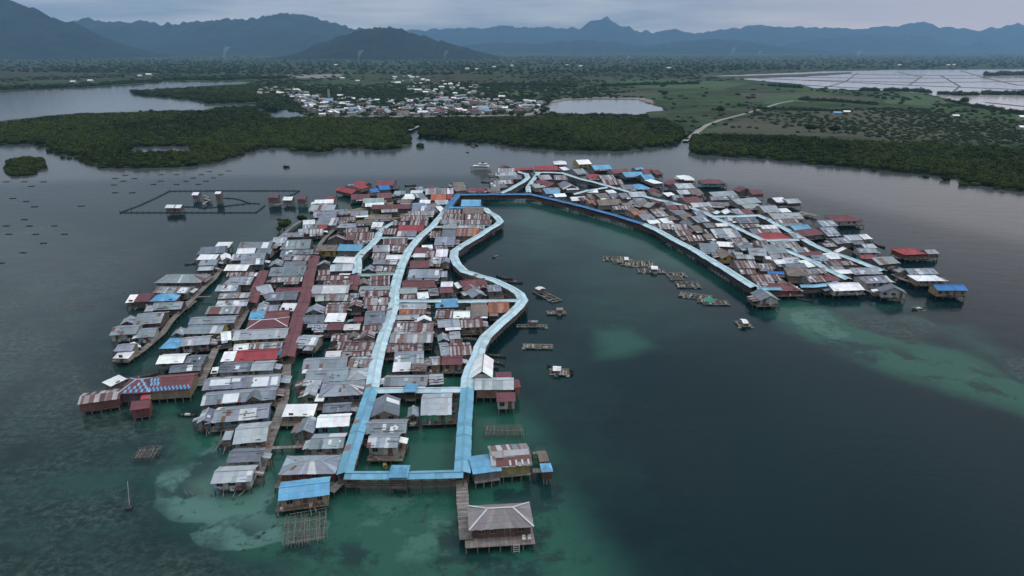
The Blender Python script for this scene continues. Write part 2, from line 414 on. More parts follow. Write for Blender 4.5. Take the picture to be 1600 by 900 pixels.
# ------------------------------------------------------------------ land sheet
def flat_sheet(name, outer, holes, z, mat, label, rag=(12, 1.5)):
    rings = [ragged(wpoly(p), rag[0], rag[1], 3 * i) for i, p in enumerate([outer] + holes)]
    for r_ in rings:
        for q in r_: q.z = z
    tris = tessellate_polygon(rings)
    flat = [q for r_ in rings for q in r_]
    me = bpy.data.meshes.new(name)
    vs = [tuple(q) for q in flat]; fs = [tuple(x) for x in tris]
    n0 = len(vs); vs += [(q[0], q[1], -1.0) for q in flat]
    k = 0
    for r_ in rings:
        for i in range(len(r_)):
            j = (i + 1) % len(r_)
            fs.append((k + i, k + j, n0 + k + j, n0 + k + i))
        k += len(r_)
    me.from_pydata(vs, [], fs)
    me.materials.append(mat)
    o = link(name, me)
    tag(o, label, None, None, 'structure')
    return o
def land_mat():
    m, t, b = new_mat("coastal_land", 0.95, 0.1)
    l = t.links.new
    tc = nd(t, "ShaderNodeTexCoord")
    v = nd(t, "ShaderNodeTexVoronoi"); v.inputs['Scale'].default_value = 0.0062; v.feature = 'F1'; v.distance = 'MANHATTAN'
    mp_ = nd(t, "ShaderNodeMapping"); mp_.inputs['Rotation'].default_value = (0, 0, 0.35); mp_.inputs['Scale'].default_value = (1, 0.55, 1)
    l(tc.outputs['Object'], mp_.inputs[0]); l(mp_.outputs[0], v.inputs[0])
    sc_ = nd(t, "ShaderNodeSeparateColor"); l(v.outputs['Color'], sc_.inputs[0])
    r = nd(t, "ShaderNodeValToRGB"); e = r.color_ramp.elements
    e[0].position = 0.0; e[0].color = (0.040, 0.062, 0.028, 1); e[1].position = 1.0; e[1].color = (0.068, 0.058, 0.038, 1)
    for p_, c_ in ((0.3, (0.045, 0.078, 0.030)), (0.5, (0.060, 0.105, 0.042)), (0.68, (0.052, 0.066, 0.034)), (0.85, (0.050, 0.085, 0.034))):
        q = e.new(p_); q.color = (*c_, 1)
    l(sc_.outputs[0], r.inputs[0])
    n = nd(t, "ShaderNodeTexNoise"); n.inputs['Scale'].default_value = 0.02; n.inputs['Detail'].default_value = 9; n.inputs['Roughness'].default_value = 0.7
    l(tc.outputs['Object'], n.inputs[0])
    mr_ = nd(t, "ShaderNodeMapRange"); mr_.inputs[1].default_value = 0.35; mr_.inputs[2].default_value = 0.65; mr_.inputs[3].default_value = 0.30; mr_.inputs[4].default_value = 1.12
    l(n.outputs[0], mr_.inputs[0])
    s2 = nd(t, "ShaderNodeVectorMath", operation='SCALE'); l(r.outputs[0], s2.inputs[0]); l(mr_.outputs[0], s2.inputs['Scale'])
    l(s2.outputs[0], b.inputs['Base Color'])
    return m
M_LAND = land_mat()
flat_sheet("coastal_land", OUTER, [BAY, TOWNW, POOL, LAGOON, PONDS, FARLAG], 0.8, M_LAND, "green lowland of fields and scrub behind the mangrove shore")
M_SAND = noise_mat("pale_mud", (0.15, 0.13, 0.12), (0.28, 0.24, 0.22), 0.02, 0.9)
M_SOIL = noise_mat("bare_soil", (0.042, 0.050, 0.028), (0.070, 0.068, 0.043), 0.015, 0.95)
M_GREEN = noise_mat("crop_green", (0.030, 0.064, 0.024), (0.052, 0.098, 0.038), 0.012, 0.95)
M_TRACK = noise_mat("track_earth", (0.24, 0.22, 0.20), (0.33, 0.31, 0.28), 0.05, 0.95)
def patch(name, poly, mat, z, label): return flat_sheet(name, poly, [], z, mat, label, (14, 1.5))
patch("beach", [(850,162),(880,154.5),(940,152.5),(1005,153.5),(1024,162),(1018,163),(1000,155.6),(940,154.6),(882,156.6),(862,161)], M_SAND, 0.86, "pale sandy rim at the head of the inland lagoon")
patch("beach", [(480,184),(560,181.5),(700,181.5),(800,180),(850,175),(860,177),(820,182.5),(700,184),(560,184.5),(490,185.5)], M_SAND, 0.86, "pale shore strip below the mainland town")
patch("mud_flat", [(390,119),(430,117.5),(490,117),(540,116),(532,120),(500,123),(440,122),(395,121.5)], M_SAND, 0.86, "grey mud flat in front of the far left lowland")
patch("field", [(1150,146),(1240,146),(1370,154),(1375,160),(1250,158),(1170,160)], M_SOIL, 0.86, "brown fallow field left of the blue farmhouse")
patch("field", [(1170,171),(1300,171),(1420,176),(1500,190),(1390,193),(1280,179),(1180,178)], M_SOIL, 0.90, "brown field in front of the fish ponds")
patch("field", [(940,146),(1000,145),(1060,147),(1010,151),(950,152)], M_SOIL, 0.86, "brown field behind the inland lagoon")
patch("field", [(735,129),(800,127),(850,129),(845,136),(760,137)], M_SOIL, 0.86, "reddish ploughed field behind the mainland town")
patch("field", [(1370,146),(1440,148),(1480,158),(1460,167),(1380,162)], M_GREEN, 0.86, "bright green field beside the fish ponds")
patch("field", [(960,126),(1060,124),(1170,130),(1130,140),(1000,138)], M_GREEN, 0.86, "wide green field north of the inland lagoon")
patch("field", [(1190,152),(1250,148),(1252,160),(1195,164)], M_GREEN, 0.94, "small green field left of the farm track")
patch("field", [(745,140),(850,138),(900,146),(800,149)], M_GREEN, 0.86, "green field directly behind the mainland town")
patch("field", [(1100,205),(1180,182),(1300,180),(1500,196),(1600,205),(1600,225),(1350,215),(1200,212)], M_SOIL, 0.82, "brownish scrub field behind the right mangrove belt")
patch("bund", [(1068,117.4),(1130,119.6),(1230,117),(1330,113),(1330,115),(1250,120),(1140,123),(1100,120.5)], M_SOIL, 0.95, "reddish bank along the near edge of the fish ponds")
def track(name, pts, wd, label):
    w_ = [P(x, y) for x, y in pts]; L_, R_ = [], []
    for i, q in enumerate(w_):
        d = (w_[min(i + 1, len(w_) - 1)] - w_[max(i - 1, 0)]); n_ = Vector((-d.y, d.x, 0)).normalized() * wd / 2
        L_.append(q + n_); R_.append(q - n_)
    vs = [(*q[:2], 1.0) for q in L_ + R_]; k = len(w_)
    me = bpy.data.meshes.new(name); me.from_pydata(vs, [], [(i, i + 1, k + i + 1, k + i) for i in range(k - 1)])
    me.materials.append(M_TRACK); tag(link(name, me), label, None, None, 'structure')
track("farm_track", [(1070,222),(1082,213),(1092,206),(1104,197),(1125,189),(1160,180),(1190,171),(1215,163),(1240,158),(1262,161)], 5, "pale farm track from the creek to the fields")
track("causeway", [(640,205),(655,198),(664,192)], 4, "pale landing track beside the mangrove creek")
# bunds between the fish ponds
bunds = [[(1200,119),(1340,122),(1500,122),(1700,121)],[(1250,125),(1400,128),(1440,129),(1600,127)],[(1180,122),(1320,128),(1420,133),(1470,135)],[(1330,116),(1480,118),(1600,116)],
 [(1400,112),(1440,120),(1420,133)],[(1500,110),(1540,122),(1590,133),(1700,133)],[(1340,114),(1320,128),(1290,136)],[(1470,135),(1600,140),(1700,140)],[(1470,118),(1500,135),(1480,150)],[(1540,160),(1600,166),(1700,172)],[(1260,133),(1330,137),(1400,139)]]
def build_bunds():
    for i, pl in enumerate(bunds):
        mb = MB(); w_ = [P(x, y, 0.25) for x, y in pl]
        for a, b_ in zip(w_, w_[1:]): mb.bar(a, b_, 2.6, .7, (0.10, 0.075, 0.065))
        o = mb.build("earth_bund", M_SOIL); tag(o, None, None, None, 'structure'); o["label"] = "low earth bund dividing the flooded fish ponds"
build_bunds()

# ------------------------------------------------------------------ mountains
M_FOREST = noise_mat("forested_slope", (0.008, 0.013, 0.008), (0.026, 0.035, 0.020), 0.004, 1.0, detail=8, spec=0.05)
def mountain(name, prof, D, base_y, label, depth, seed, xpad=60):
    xs = [p[0] for p in prof]; hs = [p[1] for p in prof]
    n = 420; m = 41
    X = np.linspace(xs[0], xs[-1], n); H = np.interp(X, xs, hs)
    vs = []
    hz = 76.0
    for j in range(m):
        t_ = j / (m - 1) * 2 - 1           # -1 front foot .. +1 back foot
        for i in range(n):
            px, py = X[i], H[i]
            q = P(px, py if py > hz + 0.5 else hz + 0.5)   # only for direction
            a = (px - 800) / FPX
            b_ = (450 - py) / FPX
            dy = cp + b_ * sp; dz = -sp + b_ * cp
            crest = max(0.0, CAM_H + D * dz / dy)
            jag = noise.fractal(Vector((px * 0.07, seed, 0)), .7, 2.1, 5) * 0.10
            xx = D * a / dy
            yy = D + t_ * depth
            sh = max(0.0, 1 - abs(t_)) ** 1.25
            wx = xx + 260 * noise.noise(Vector((xx * .0011, yy * .0011, seed)))
            rid = 1 - 2 * abs(noise.noise(Vector((wx * 7.5 / D, yy * 2.2 / D, seed)))) * 1.6 + .5 * noise.fractal(Vector((xx * 24 / D, yy * 18 / D, seed)), .8, 2.1, 5)
            z = crest * (sh * (1 + jag) + 0.55 * (rid - .45) * (1 - sh) * sh * 1.6)
            vs.append((xx, yy, z if 0 < j < m - 1 else -5.0))
    fs = [(j*n+i, j*n+i+1, (j+1)*n+i+1, (j+1)*n+i) for j in range(m-1) for i in range(n-1)]
    me = bpy.data.meshes.new(name); me.from_pydata(vs, [], fs); me.materials.append(M_FOREST)
    for p in me.polygons: p.use_smooth = True
    tag(link(name, me), label, None, None, 'structure')
mountain("mountain_range", [(-700,80),(-500,20),(-300,-60),(-120,-40),(0,0),(30,8),(52,12),(75,25),(105,33),(130,45),(160,60),(185,72),(215,84),(260,90)], 6800, 90, "tall blue forested mountain at the far left", 1500, 1.3)
mountain("mountain_range", [(-600,60),(-200,40),(0,48),(60,40),(100,34),(125,30),(160,34),(220,33),(260,38),(300,34),(350,31),(385,30),(400,27),(440,22),(470,21),(495,27),(520,37),(555,44),(570,47),(600,52),(650,66),(700,80)], 10500, 90, "long blue mountain range behind the left shore", 2300, 5.1)
mountain("hill", [(440,92),(470,83),(500,68),(550,50),(575,44),(598,41),(630,47),(655,54),(680,62),(710,70),(740,78),(780,88)], 6300, 90, "dark rounded hill in front of the ranges, left of centre", 1000, 9.7)
mountain("mountain_range", [(520,62),(600,45),(640,47),(665,47),(700,45),(730,43),(760,45),(790,40),(815,43),(835,42),(860,41),(885,46),(905,44),(920,36),(932,30),(940,28),(950,30),(965,38),(985,43),(1000,50),(1010,47),(1020,51),(1040,46),(1055,46),(1075,52),
 (1110,50),(1125,46),(1145,44),(1160,44),(1170,41),(1180,38),(1190,40),(1230,44),(1260,42),(1300,44),(1340,46),(1380,42),(1410,40),(1430,35),(1440,33),(1452,37),(1465,42),(1480,44),(1510,43),(1520,47),(1527,50),(1540,45),(1560,42),(1590,37),(1610,42),(1700,50),(1900,40),(2300,60)], 17000, 82, "distant jagged pale blue range with a pointed peak", 2500, 14.2)
mountain("foothill", [(640,84),(700,72),(780,66),(850,68),(900,62),(960,66),(1010,72),(1060,66),(1110,60),(1150,62),(1200,70),(1280,78),(1330,84)], 12500, 84, "low hazy foothills below the pointed peak", 1500, 21.4)
mountain("foothill", [(1190,84),(1240,66),(1300,58),(1360,55),(1420,54),(1450,58),(1480,66),(1510,76),(1540,84)], 14500, 84, "broad dark foothill in front of the right range", 1300, 25.4)
mountain("foothill", [(1490,84),(1510,72),(1530,62),(1545,62),(1560,70),(1590,76),(1680,60),(1800,84)], 14800, 84, "small rounded hill near the right edge of the range", 900, 29.4)

# ------------------------------------------------------------------ haze
hz = MB(); hz.box(-16000, 16000, -700, 21000, -6, 1350)
hm = bpy.data.materials.new("air_haze"); hm.use_nodes = True
ht = hm.node_tree; ht.nodes.clear()
ho = ht.nodes.new("ShaderNodeOutputMaterial"); hv = ht.nodes.new("ShaderNodeVolumePrincipled")
hv.inputs['Density'].default_value = 0.000055
hv.inputs['Color'].default_value = (0.34, 0.62, 0.98, 1)
hv.inputs['Anisotropy'].default_value = 0.0
ht.links.new(hv.outputs[0], ho.inputs['Volume'])
tag(hz.build("haze", hm), "pale blue evening haze over the lowland", None, None, 'stuff')
# ------------------------------------------------------------------ the stilt village: one line per house
# front eave from left to right (photo pixels), roof height in pixels, roof colour, then roof form and wall colour
ZONES = {}
def Z(name, text): ZONES[name] = [ln.split() for ln in text.strip().replace(";", "\n").splitlines() if ln.strip()]
Z("in the far left cluster by the open sea", """
241 442 312 442 13 g H; 238 458 293 458 10 y patch; 233 471 273 470 13 b H maroonw; 208 472 232 471 13 m S; 196 473 211 472 12 w S
235 485 282 483 12 g; 225 487 239 486 9 l S; 207 507 250 505 18 g; 187 508 210 506 14 g X; 170 524 211 522 15 g palew; 212 528 240 526 15 g palew
178 549 206 548 12 g; 207 546 221 541 7 w S; 176 560 201 560 11 w S palew""")
Z("between the two left plank paths", """
334 387 357 387 8 w S; 310 397 350 395 10 d; 307 406 337 406 8 w; 310 415 338 414 8 g; 308 423 333 422 6 l
347 407 363 405 10 w X palew; 371 389 423 388 9 g patch; 368 397 397 396 8 w; 398 397 422 397 7 g; 360 407 413 405 9 g; 375 415 412 413 9 g patch bluew
349 423 385 423 9 w; 353 432 395 431 6 r; 352 445 390 445 12 g; 335 455 368 455 9 g patch; 340 467 390 465 8 y; 336 479 385 478 9 g patch
320 491 373 490 11 g; 293 507 365 505 11 g; 267 525 286 524 12 g X; 288 522 345 521 13 g yellow; 249 545 279 544 15 b H; 281 541 326 538 13 l
243 569 286 567 14 w; 288 568 318 567 12 d; 263 583 313 579 11 d patch; 172 604 199 592 6 w S""")
Z("west of the long maroon walkway", """
425 381 447 380 9 l; 440 371 474 370 6 g; 443 390 485 388 18 g; 473 351 492 350 6 w; 493 352 525 352 13 g; 472 358 495 357 6 g; 496 357 510 357 5 R; 466 366 482 365 7 l; 483 366 505 365 7 y
437 398 488 397 7 d; 440 407 455 406 8 g; 457 407 483 407 8 r; 442 418 477 417 8 g; 420 417 440 416 11 g X; 419 432 476 430 13 g; 422 441 471 440 7 y
405 461 429 457 12 l; 430 457 471 455 6 m; 415 470 463 468 12 d; 402 481 418 480 9 g X; 400 487 433 486 9 g; 435 486 460 486 11 w S
388 500 412 498 12 b H; 413 499 450 497 12 m; 383 515 448 511 14 m H trim; 362 532 448 528 15 l yellow; 345 533 361 531 13 w
364 548 388 546 9 w; 389 546 441 543 9 y pinkw; 366 565 432 561 16 R; 344 565 365 564 14 w S; 433 560 442 559 13 b S
341 583 390 580 15 d palew; 391 580 427 578 14 l palew; 329 584 340 583 7 w S; 315 610 436 603 18 g patch2; 313 634 430 624 19 g patch dormer
331 661 419 653 22 g bluew; 307 662 329 660 22 g X; 362 694 415 690 29 l; 347 688 361 687 13 l S; 353 723 406 721 20 d palew; 329 756 393 752 24 l palew""")
Z("between the maroon walkway and the main blue walkway", """
528 356 555 356 6 g; 540 363 575 362 6 r; 580 355 597 355 7 w; 512 376 539 375 9 r X; 540 375 583 374 10 r; 553 381 575 380 4 y
497 392 525 392 8 t yelloww; 526 392 564 392 9 b; 520 410 553 411 8 w; 497 415 515 414 7 g X; 514 424 550 423 10 l; 497 430 515 429 7 r; 528 434 545 434 6 w
494 438 545 437 7 r; 505 445 545 444 6 r; 485 459 544 458 12 s; 507 470 542 470 9 y; 492 471 506 470 8 p
507 490 540 489 15 r; 475 491 506 490 14 g X; 470 506 505 505 12 d; 506 503 537 503 12 w S; 487 516 510 515 8 l; 511 516 535 515 9 m; 460 539 493 540 14 l patch
517 533 542 532 10 r; 543 530 561 529 10 t X; 562 529 585 528 12 r X; 527 546 583 546 12 r; 533 556 583 556 8 r; 508 558 532 557 8 w; 472 577 542 573 15 g; 543 573 578 573 14 y
475 598 542 595 20 g; 543 595 576 592 16 l H; 545 465 560 465 6 g; 562 463 608 462 8 r; 567 477 608 476 11 r; 545 481 565 480 12 r X; 573 485 603 485 8 r; 568 506 600 505 18 d
551 502 567 502 6 m; 536 516 562 515 8 w; 566 517 596 516 9 r; 621 361 661 361 8 R; 620 369 650 369 7 g; 640 353 667 353 8 r; 597 366 619 366 8 r; 598 382 636 381 8 r; 582 394 609 393 9 g; 610 392 632 392 8 r
580 404 600 404 8 r; 602 405 628 405 6 w; 582 413 620 413 7 g; 567 424 583 424 9 g X; 584 424 618 424 8 r; 577 446 608 445 13 r; 560 446 576 445 10 t X; 560 456 608 456 8 g
473 603 502 601 10 l; 473 620 493 619 18 l X; 497 620 566 617 20 g H; 491 627 505 627 6 w S; 440 651 490 650 17 w S tanw; 503 645 547 643 13 d; 493 668 545 666 18 w teal; 462 678 490 677 25 g X
482 702 536 700 21 g palew; 435 742 524 740 26 g H redw; 434 783 515 773 26 b tanw""")
Z("between the main blue walkway and the wavy blue walkway", """
643 330 686 330 9 g; 687 331 696 330 7 w; 690 335 720 335 7 r; 722 334 755 334 8 t; 690 343 725 343 8 r; 727 343 766 343 8 r; 688 350 715 349 6 y; 718 350 768 350 6 r
692 357 714 357 5 l; 715 358 758 358 6 y; 713 369 748 369 11 o; 690 369 712 369 9 d; 672 369 689 369 7 r; 678 383 710 383 13 g; 660 389 677 388 5 w; 678 389 700 389 5 r
665 402 679 402 9 r; 680 401 699 401 10 w; 645 402 664 402 5 w; 647 396 667 396 8 m; 640 419 671 418 10 m; 672 412 689 412 9 l; 690 411 702 411 8 g X
637 434 688 434 12 g; 689 433 698 433 8 g; 628 451 680 449 11 m; 688 448 707 448 7 w; 687 458 708 457 8 m; 670 459 686 458 7 g; 624 459 652 458 8 p; 625 467 650 467 7 r; 652 467 670 466 9 w
722 449 762 445 9 m; 737 466 761 463 18 g X; 762 456 784 455 9 g; 680 481 716 480 12 b S; 622 484 666 483 9 l; 623 491 665 491 7 o; 617 500 655 499 7 l; 652 503 674 502 9 w X
680 497 706 497 12 r; 707 497 734 497 10 w; 737 494 763 493 18 t; 764 489 797 488 16 o; 612 518 656 518 14 r; 657 518 676 518 12 y; 684 512 719 510 11 g; 720 512 755 511 14 r tanw
608 536 676 535 15 y; 684 534 702 533 12 g X; 703 530 720 529 10 l; 604 551 662 548 12 r; 688 556 703 555 18 g; 704 556 738 554 17 r tanw; 615 570 662 568 18 g; 689 570 722 570 12 m tanw; 672 571 688 570 12 y tanw
613 581 641 580 13 w S; 642 580 666 580 11 t; 599 604 668 602 15 g; 670 601 693 600 14 l; 579 653 624 650 32 d X patch; 656 649 705 648 30 l greenw; 637 652 654 651 16 g X
568 678 634 677 20 g redw; 573 700 622 699 20 g palew""")
Z("in the northern block behind the main walkway bend", """
550 303 566 300 9 R X; 564 296 577 292 9 R; 570 290 582 288 6 R X; 587 290 615 290 8 m; 593 297 610 296 6 B; 580 301 593 300 5 B; 545 293 558 292 4 b; 548 312 578 311 7 m; 567 317 600 316 6 p; 590 310 613 309 7 m
570 323 600 322 5 w; 580 327 641 326 6 m; 510 312 522 312 5 m; 491 318 521 317 5 w; 482 329 522 329 8 l; 488 340 525 339 8 g; 615 304 633 304 5 g; 631 311 648 311 7 w; 641 302 660 302 4 w
649 309 664 308 6 d; 672 313 696 313 8 O orangew; 697 311 706 311 6 R; 660 316 671 315 6 g; 655 318 672 318 5 w; 672 323 680 323 5 R; 681 320 702 319 6 l; 665 304 710 303 8 y; 655 300 668 298 6 g; 668 295 678 295 4 m; 709 291 727 290 5 t; 712 299 730 297 6 t
645 322 665 321 4 b; 637 337 678 336 6 y; 626 345 665 344 7 r; 596 332 622 331 4 y; 520 335 543 334 6 g; 548 337 575 336 6 g; 575 343 612 342 6 t; 732 299 762 299 5 m; 763 300 782 299 5 t; 720 322 751 322 9 b; 531 345 556 344 5 r; 558 350 583 349 5 t; 620 317 642 317 4 t; 612 352 634 352 5 r""")
Z("beside the inlet at the head of the lagoon", """
783 264 800 263 6 m X; 800 267 812 267 5 R; 813 266 835 265 4 R; 836 266 872 266 10 R; 778 269 805 269 6 y; 775 275 808 274 5 l; 780 281 816 280 6 g; 772 288 803 287 6 y; 768 294 792 293 6 d; 765 298 782 298 4 r
845 281 864 280 7 y; 866 281 885 281 7 y; 840 288 858 287 6 m; 858 292 876 290 8 m X; 836 294 848 293 6 l; 880 296 905 295 13 g X; 850 300 876 299 6 y; 853 303 876 302 6 b; 886 297 905 296 4 w; 868 308 886 307 5 w; 894 314 917 313 6 w""")
Z("on the northern edge of the right wing", """
866 257 886 257 6 w H; 880 266 890 265 4 w; 905 257 925 256 6 w yelloww; 929 265 957 264 8 b; 900 271 917 270 6 g; 959 271 985 270 6 m; 920 279 941 279 7 R H; 940 281 962 280 6 y; 945 289 975 288 7 r; 977 276 1008 275 6 b; 996 267 1009 266 4 b
1008 272 1027 271 8 m; 1026 273 1037 272 6 m; 1007 280 1024 279 6 b; 1022 287 1037 286 5 w H; 995 296 1018 295 10 b H; 975 296 994 295 6 g; 1017 303 1035 303 9 m X; 1030 308 1042 307 7 t X; 1043 307 1057 306 5 w S; 1050 291 1070 290 9 m X; 1063 280 1085 280 5 w H
1060 295 1087 294 7 l; 1063 304 1080 303 6 l; 1053 313 1071 313 7 g; 1073 318 1100 316 8 m; 1082 304 1100 303 7 t; 1098 287 1135 287 6 m H teal; 1155 300 1176 299 8 m X; 1176 304 1195 303 6 m; 1114 307 1153 305 6 l; 1112 313 1141 312 5 g; 1143 312 1158 311 5 d
1155 320 1191 316 7 l; 1165 326 1191 324 5 p; 1106 321 1140 322 5 t; 1083 324 1113 323 6 l; 1103 331 1119 329 6 r; 1120 335 1132 334 5 w X; 1133 335 1150 335 8 w X; 1151 335 1164 334 7 g; 1165 334 1178 333 6 m
1195 332 1221 331 9 l; 1222 332 1237 331 5 w S; 1210 343 1257 341 8 l; 1216 349 1250 347 5 r; 1224 355 1258 354 5 g; 1244 362 1272 360 8 b; 1250 370 1288 366 8 m; 1285 354 1310 353 8 g palew; 1290 366 1312 365 9 g; 1213 316 1230 315 6 w; 1231 318 1253 317 6 l; 1307 346 1349 345 8 m H palew""")
Z("on the seaward tip of the right wing", """
1326 376 1349 375 8 l; 1350 374 1363 373 7 w; 1309 381 1333 379 8 g; 1335 382 1352 382 5 d; 1352 388 1371 387 6 l; 1290 386 1308 385 6 r; 1309 395 1334 394 6 w X; 1343 395 1373 395 7 g palew; 1347 404 1369 403 5 R teal
1374 414 1407 411 10 s; 1412 398 1450 397 10 R H redw; 1451 397 1468 396 6 l; 1405 426 1421 425 6 g X; 1422 429 1467 428 9 g bluew; 1433 439 1478 439 9 w H tanw; 1465 454 1513 454 9 B tanw; 1350 443 1395 441 10 g palew; 1377 457 1418 459 15 d X palew; 1303 455 1352 453 12 w palew
1335 429 1380 428 10 g; 1309 428 1334 427 6 w; 1301 415 1337 414 7 r; 1292 404 1314 403 7 w""")
Z("between the two pale walkways of the right wing", """
1155 349 1187 348 8 d; 1133 345 1154 345 5 g; 1160 356 1190 355 5 r; 1192 358 1218 357 5 w; 1178 367 1199 366 8 g; 1200 365 1222 364 6 r; 1197 375 1240 373 9 R H; 1241 373 1256 372 7 g
1212 388 1252 386 9 y; 1242 396 1268 395 8 g; 1258 402 1290 399 6 m; 1272 408 1296 408 8 g; 1297 405 1315 404 8 w S; 1293 415 1318 413 6 r; 1302 423 1322 422 6 y""")
Z("between the lagoon walkway and the pale walkway of the right wing", """
916 301 935 301 4 w S; 951 302 964 301 4 w S; 920 309 937 308 5 t; 938 310 954 308 6 t; 955 308 969 307 5 d; 971 309 985 308 6 g; 986 308 1012 307 7 l; 995 319 1014 318 8 g; 1015 325 1032 322 13 y X; 1033 319 1041 318 7 m X; 1042 321 1055 320 5 g; 1045 328 1061 327 6 m; 1062 327 1078 327 6 r
921 318 935 317 5 o; 936 321 973 320 8 t; 975 323 990 322 5 t; 960 328 990 327 5 r; 993 338 1018 336 7 o; 985 332 1000 330 4 t; 1005 344 1025 342 7 g; 1015 350 1033 349 5 w; 1027 339 1045 337 7 y; 1038 349 1052 347 6 w; 1060 338 1078 336 7 g; 1070 345 1088 343 8 t; 1090 338 1105 337 7 g
1050 359 1078 359 8 r; 1030 358 1049 358 8 y; 1060 369 1084 368 8 r; 1085 361 1100 360 7 t; 1078 377 1101 376 8 r; 1103 373 1117 372 6 t; 1090 348 1110 346 8 g; 1104 356 1120 355 6 g; 1121 354 1142 353 4 w; 1079 353 1089 351 7 d X; 1106 365 1119 364 5 w; 1120 372 1160 370 13 g
1095 394 1126 395 13 g; 1121 385 1147 386 7 w; 1127 404 1150 404 14 t X yelloww; 1148 380 1171 378 6 r; 1155 388 1178 386 7 g; 1180 384 1202 384 7 r; 1172 399 1200 400 11 l; 1203 397 1233 395 12 g; 1207 405 1225 405 7 g; 1226 405 1243 404 6 r; 1214 413 1230 412 6 w; 1231 412 1255 410 8 l
1230 419 1262 418 6 d; 1263 418 1276 416 9 w S; 1151 404 1165 404 9 l; 1166 405 1180 405 6 l; 1152 419 1185 419 11 r; 1187 421 1210 421 8 y; 1197 405 1206 405 4 w; 1232 431 1268 433 12 t H; 1200 428 1226 429 4 B; 1158 428 1183 428 7 r; 1177 440 1221 439 10 r
1265 441 1293 440 10 r; 1294 439 1314 438 7 m; 1282 427 1296 426 7 r; 1264 428 1281 427 6 g; 1184 446 1200 446 5 l; 1224 447 1238 446 8 t X greenw; 1207 455 1251 454 11 m H redw; 1188 470 1219 469 17 g X palew; 912 314 922 313 5 r; 1022 333 1038 331 5 r; 1046 345 1060 343 5 t; 1140 396 1150 396 5 g; 1112 384 1120 384 6 l""")

PAL = {
 'g': [(.225,.26,.305)], 'd': [(.15,.175,.21)], 'l': [(.35,.385,.42)], 'w': [(.80,.82,.83)], 'p': [(.30,.38,.37)],
 'b': [(.14,.36,.55)], 'B': [(.035,.19,.50)], 'm': [(.165,.06,.07)], 'R': [(.33,.055,.065)], 'O': [(.45,.13,.07)], 't': [(.19,.155,.135)],
 'c': [(.25,.225,.23)],
 'r': [(.105,.048,.046),(.15,.070,.064),(.28,.26,.27),(.17,.10,.095),(.43,.41,.42),(.11,.052,.052),(.31,.28,.29),(.37,.36,.37),(.20,.165,.165)],
 'y': [(.26,.28,.30),(.34,.36,.38),(.20,.12,.105),(.48,.50,.52),(.25,.21,.21),(.22,.24,.26)],
 's': [(.36,.38,.41),(.58,.61,.63),(.24,.30,.30),(.18,.13,.13),(.36,.38,.41)],
 'o': [(.34,.12,.06),(.24,.085,.06),(.42,.20,.10),(.25,.22,.22),(.19,.08,.065)],
}
RUSTY = (.17,.085,.075)
CNAME = {'g': ("weathered grey", "metal"), 'd': ("dark slate-grey", "metal"), 'l': ("light grey", "metal"), 'w': ("bright white", "metal"), 'p': ("pale green-grey", "metal"), 'b': ("sky-blue", "metal"),
 'B': ("deep blue", "metal"), 'm': ("maroon", "metal"), 'R': ("bright red", "metal"), 'O': ("orange-red", "metal"), 't': ("tan-brown", "thatch-coloured"), 'r': ("rust-streaked", "metal"), 'y': ("patchwork grey", "metal"),
 's': ("striped grey and white", "metal"), 'o': ("orange-rusted", "metal")}
WALLS = {'palew': (.40,.41,.39), 'bluew': (.14,.24,.32), 'yellow': (.38,.33,.10), 'yelloww': (.50,.36,.06), 'pinkw': (.38,.24,.20), 'teal': (.10,.34,.38), 'tanw': (.33,.24,.16),
 'greenw': (.13,.33,.24), 'redw': (.20,.06,.05), 'maroonw': (.17,.08,.07), 'orangew': (.42,.18,.09)}
WNAME = {'palew': "pale walls", 'bluew': "blue walls", 'yellow': "a yellow front wall", 'yelloww': "bright yellow walls", 'pinkw': "pinkish walls", 'teal': "teal walls", 'tanw': "tan board walls", 'greenw': "green walls",
 'redw': "dark red walls", 'maroonw': "maroon walls", 'orangew': "orange walls"}
WDEF = [(.16,.15,.14), (.21,.18,.155), (.11,.10,.10), (.27,.26,.25), (.15,.115,.095), (.18,.20,.20), (.30,.27,.22)]

def vary(c, a, rnd=R):
    k = 1 + rnd.uniform(-a, a); return tuple(max(0.01, q * k * (1 + rnd.uniform(-a, a) * 0.25)) for q in c)

def sheet_colours(code, ncol, nrow, rnd):
    """own colour of every roofing sheet of a slope"""
    pal = PAL[code]
    base = vary(pal[0], .10 if code != 'g' else .22, rnd)
    dk = sorted(pal, key=sum)
    out = []
    run = 0; cur = base
    for i in range(ncol):
        colm = []
        if code in 'ryos':
            if run <= 0 and code != 's':
                h_ = len(dk) // 2; was = sum(cur) < sum(dk[h_]); cur = rnd.choice(dk[h_:] if was == (rnd.random() < .75) else dk[:h_])
            elif run <= 0: cur = rnd.choice(pal)
            if run <= 0: run = rnd.choice([1, 1, 1, 1, 2, 2] if code != 's' else [2, 3, 4])
            run -= 1
        else:
            if run <= 0:
                cur = vary(base, .15, rnd); run = rnd.choice([1, 1, 2, 4])
                q = rnd.random()
                if code in 'gld' and q < .10: cur = tuple(min(.8, c * 1.35) for c in base)
                if code in 'gl' and .10 < q < .12: cur = RUSTY
                if code in 'gl' and .17 < q < .22: cur = (.55, .58, .60)
            run -= 1
        for j in range(nrow):
            c = vary(cur, .07, rnd)
            if code in 'ryo' and rnd.random() < .06: c = vary(rnd.choice(pal), .08, rnd)
            if code == 'g' and rnd.random() < .04: c = vary(RUSTY, .1, rnd)
            colm.append(c)
        out.append(colm)
    return out

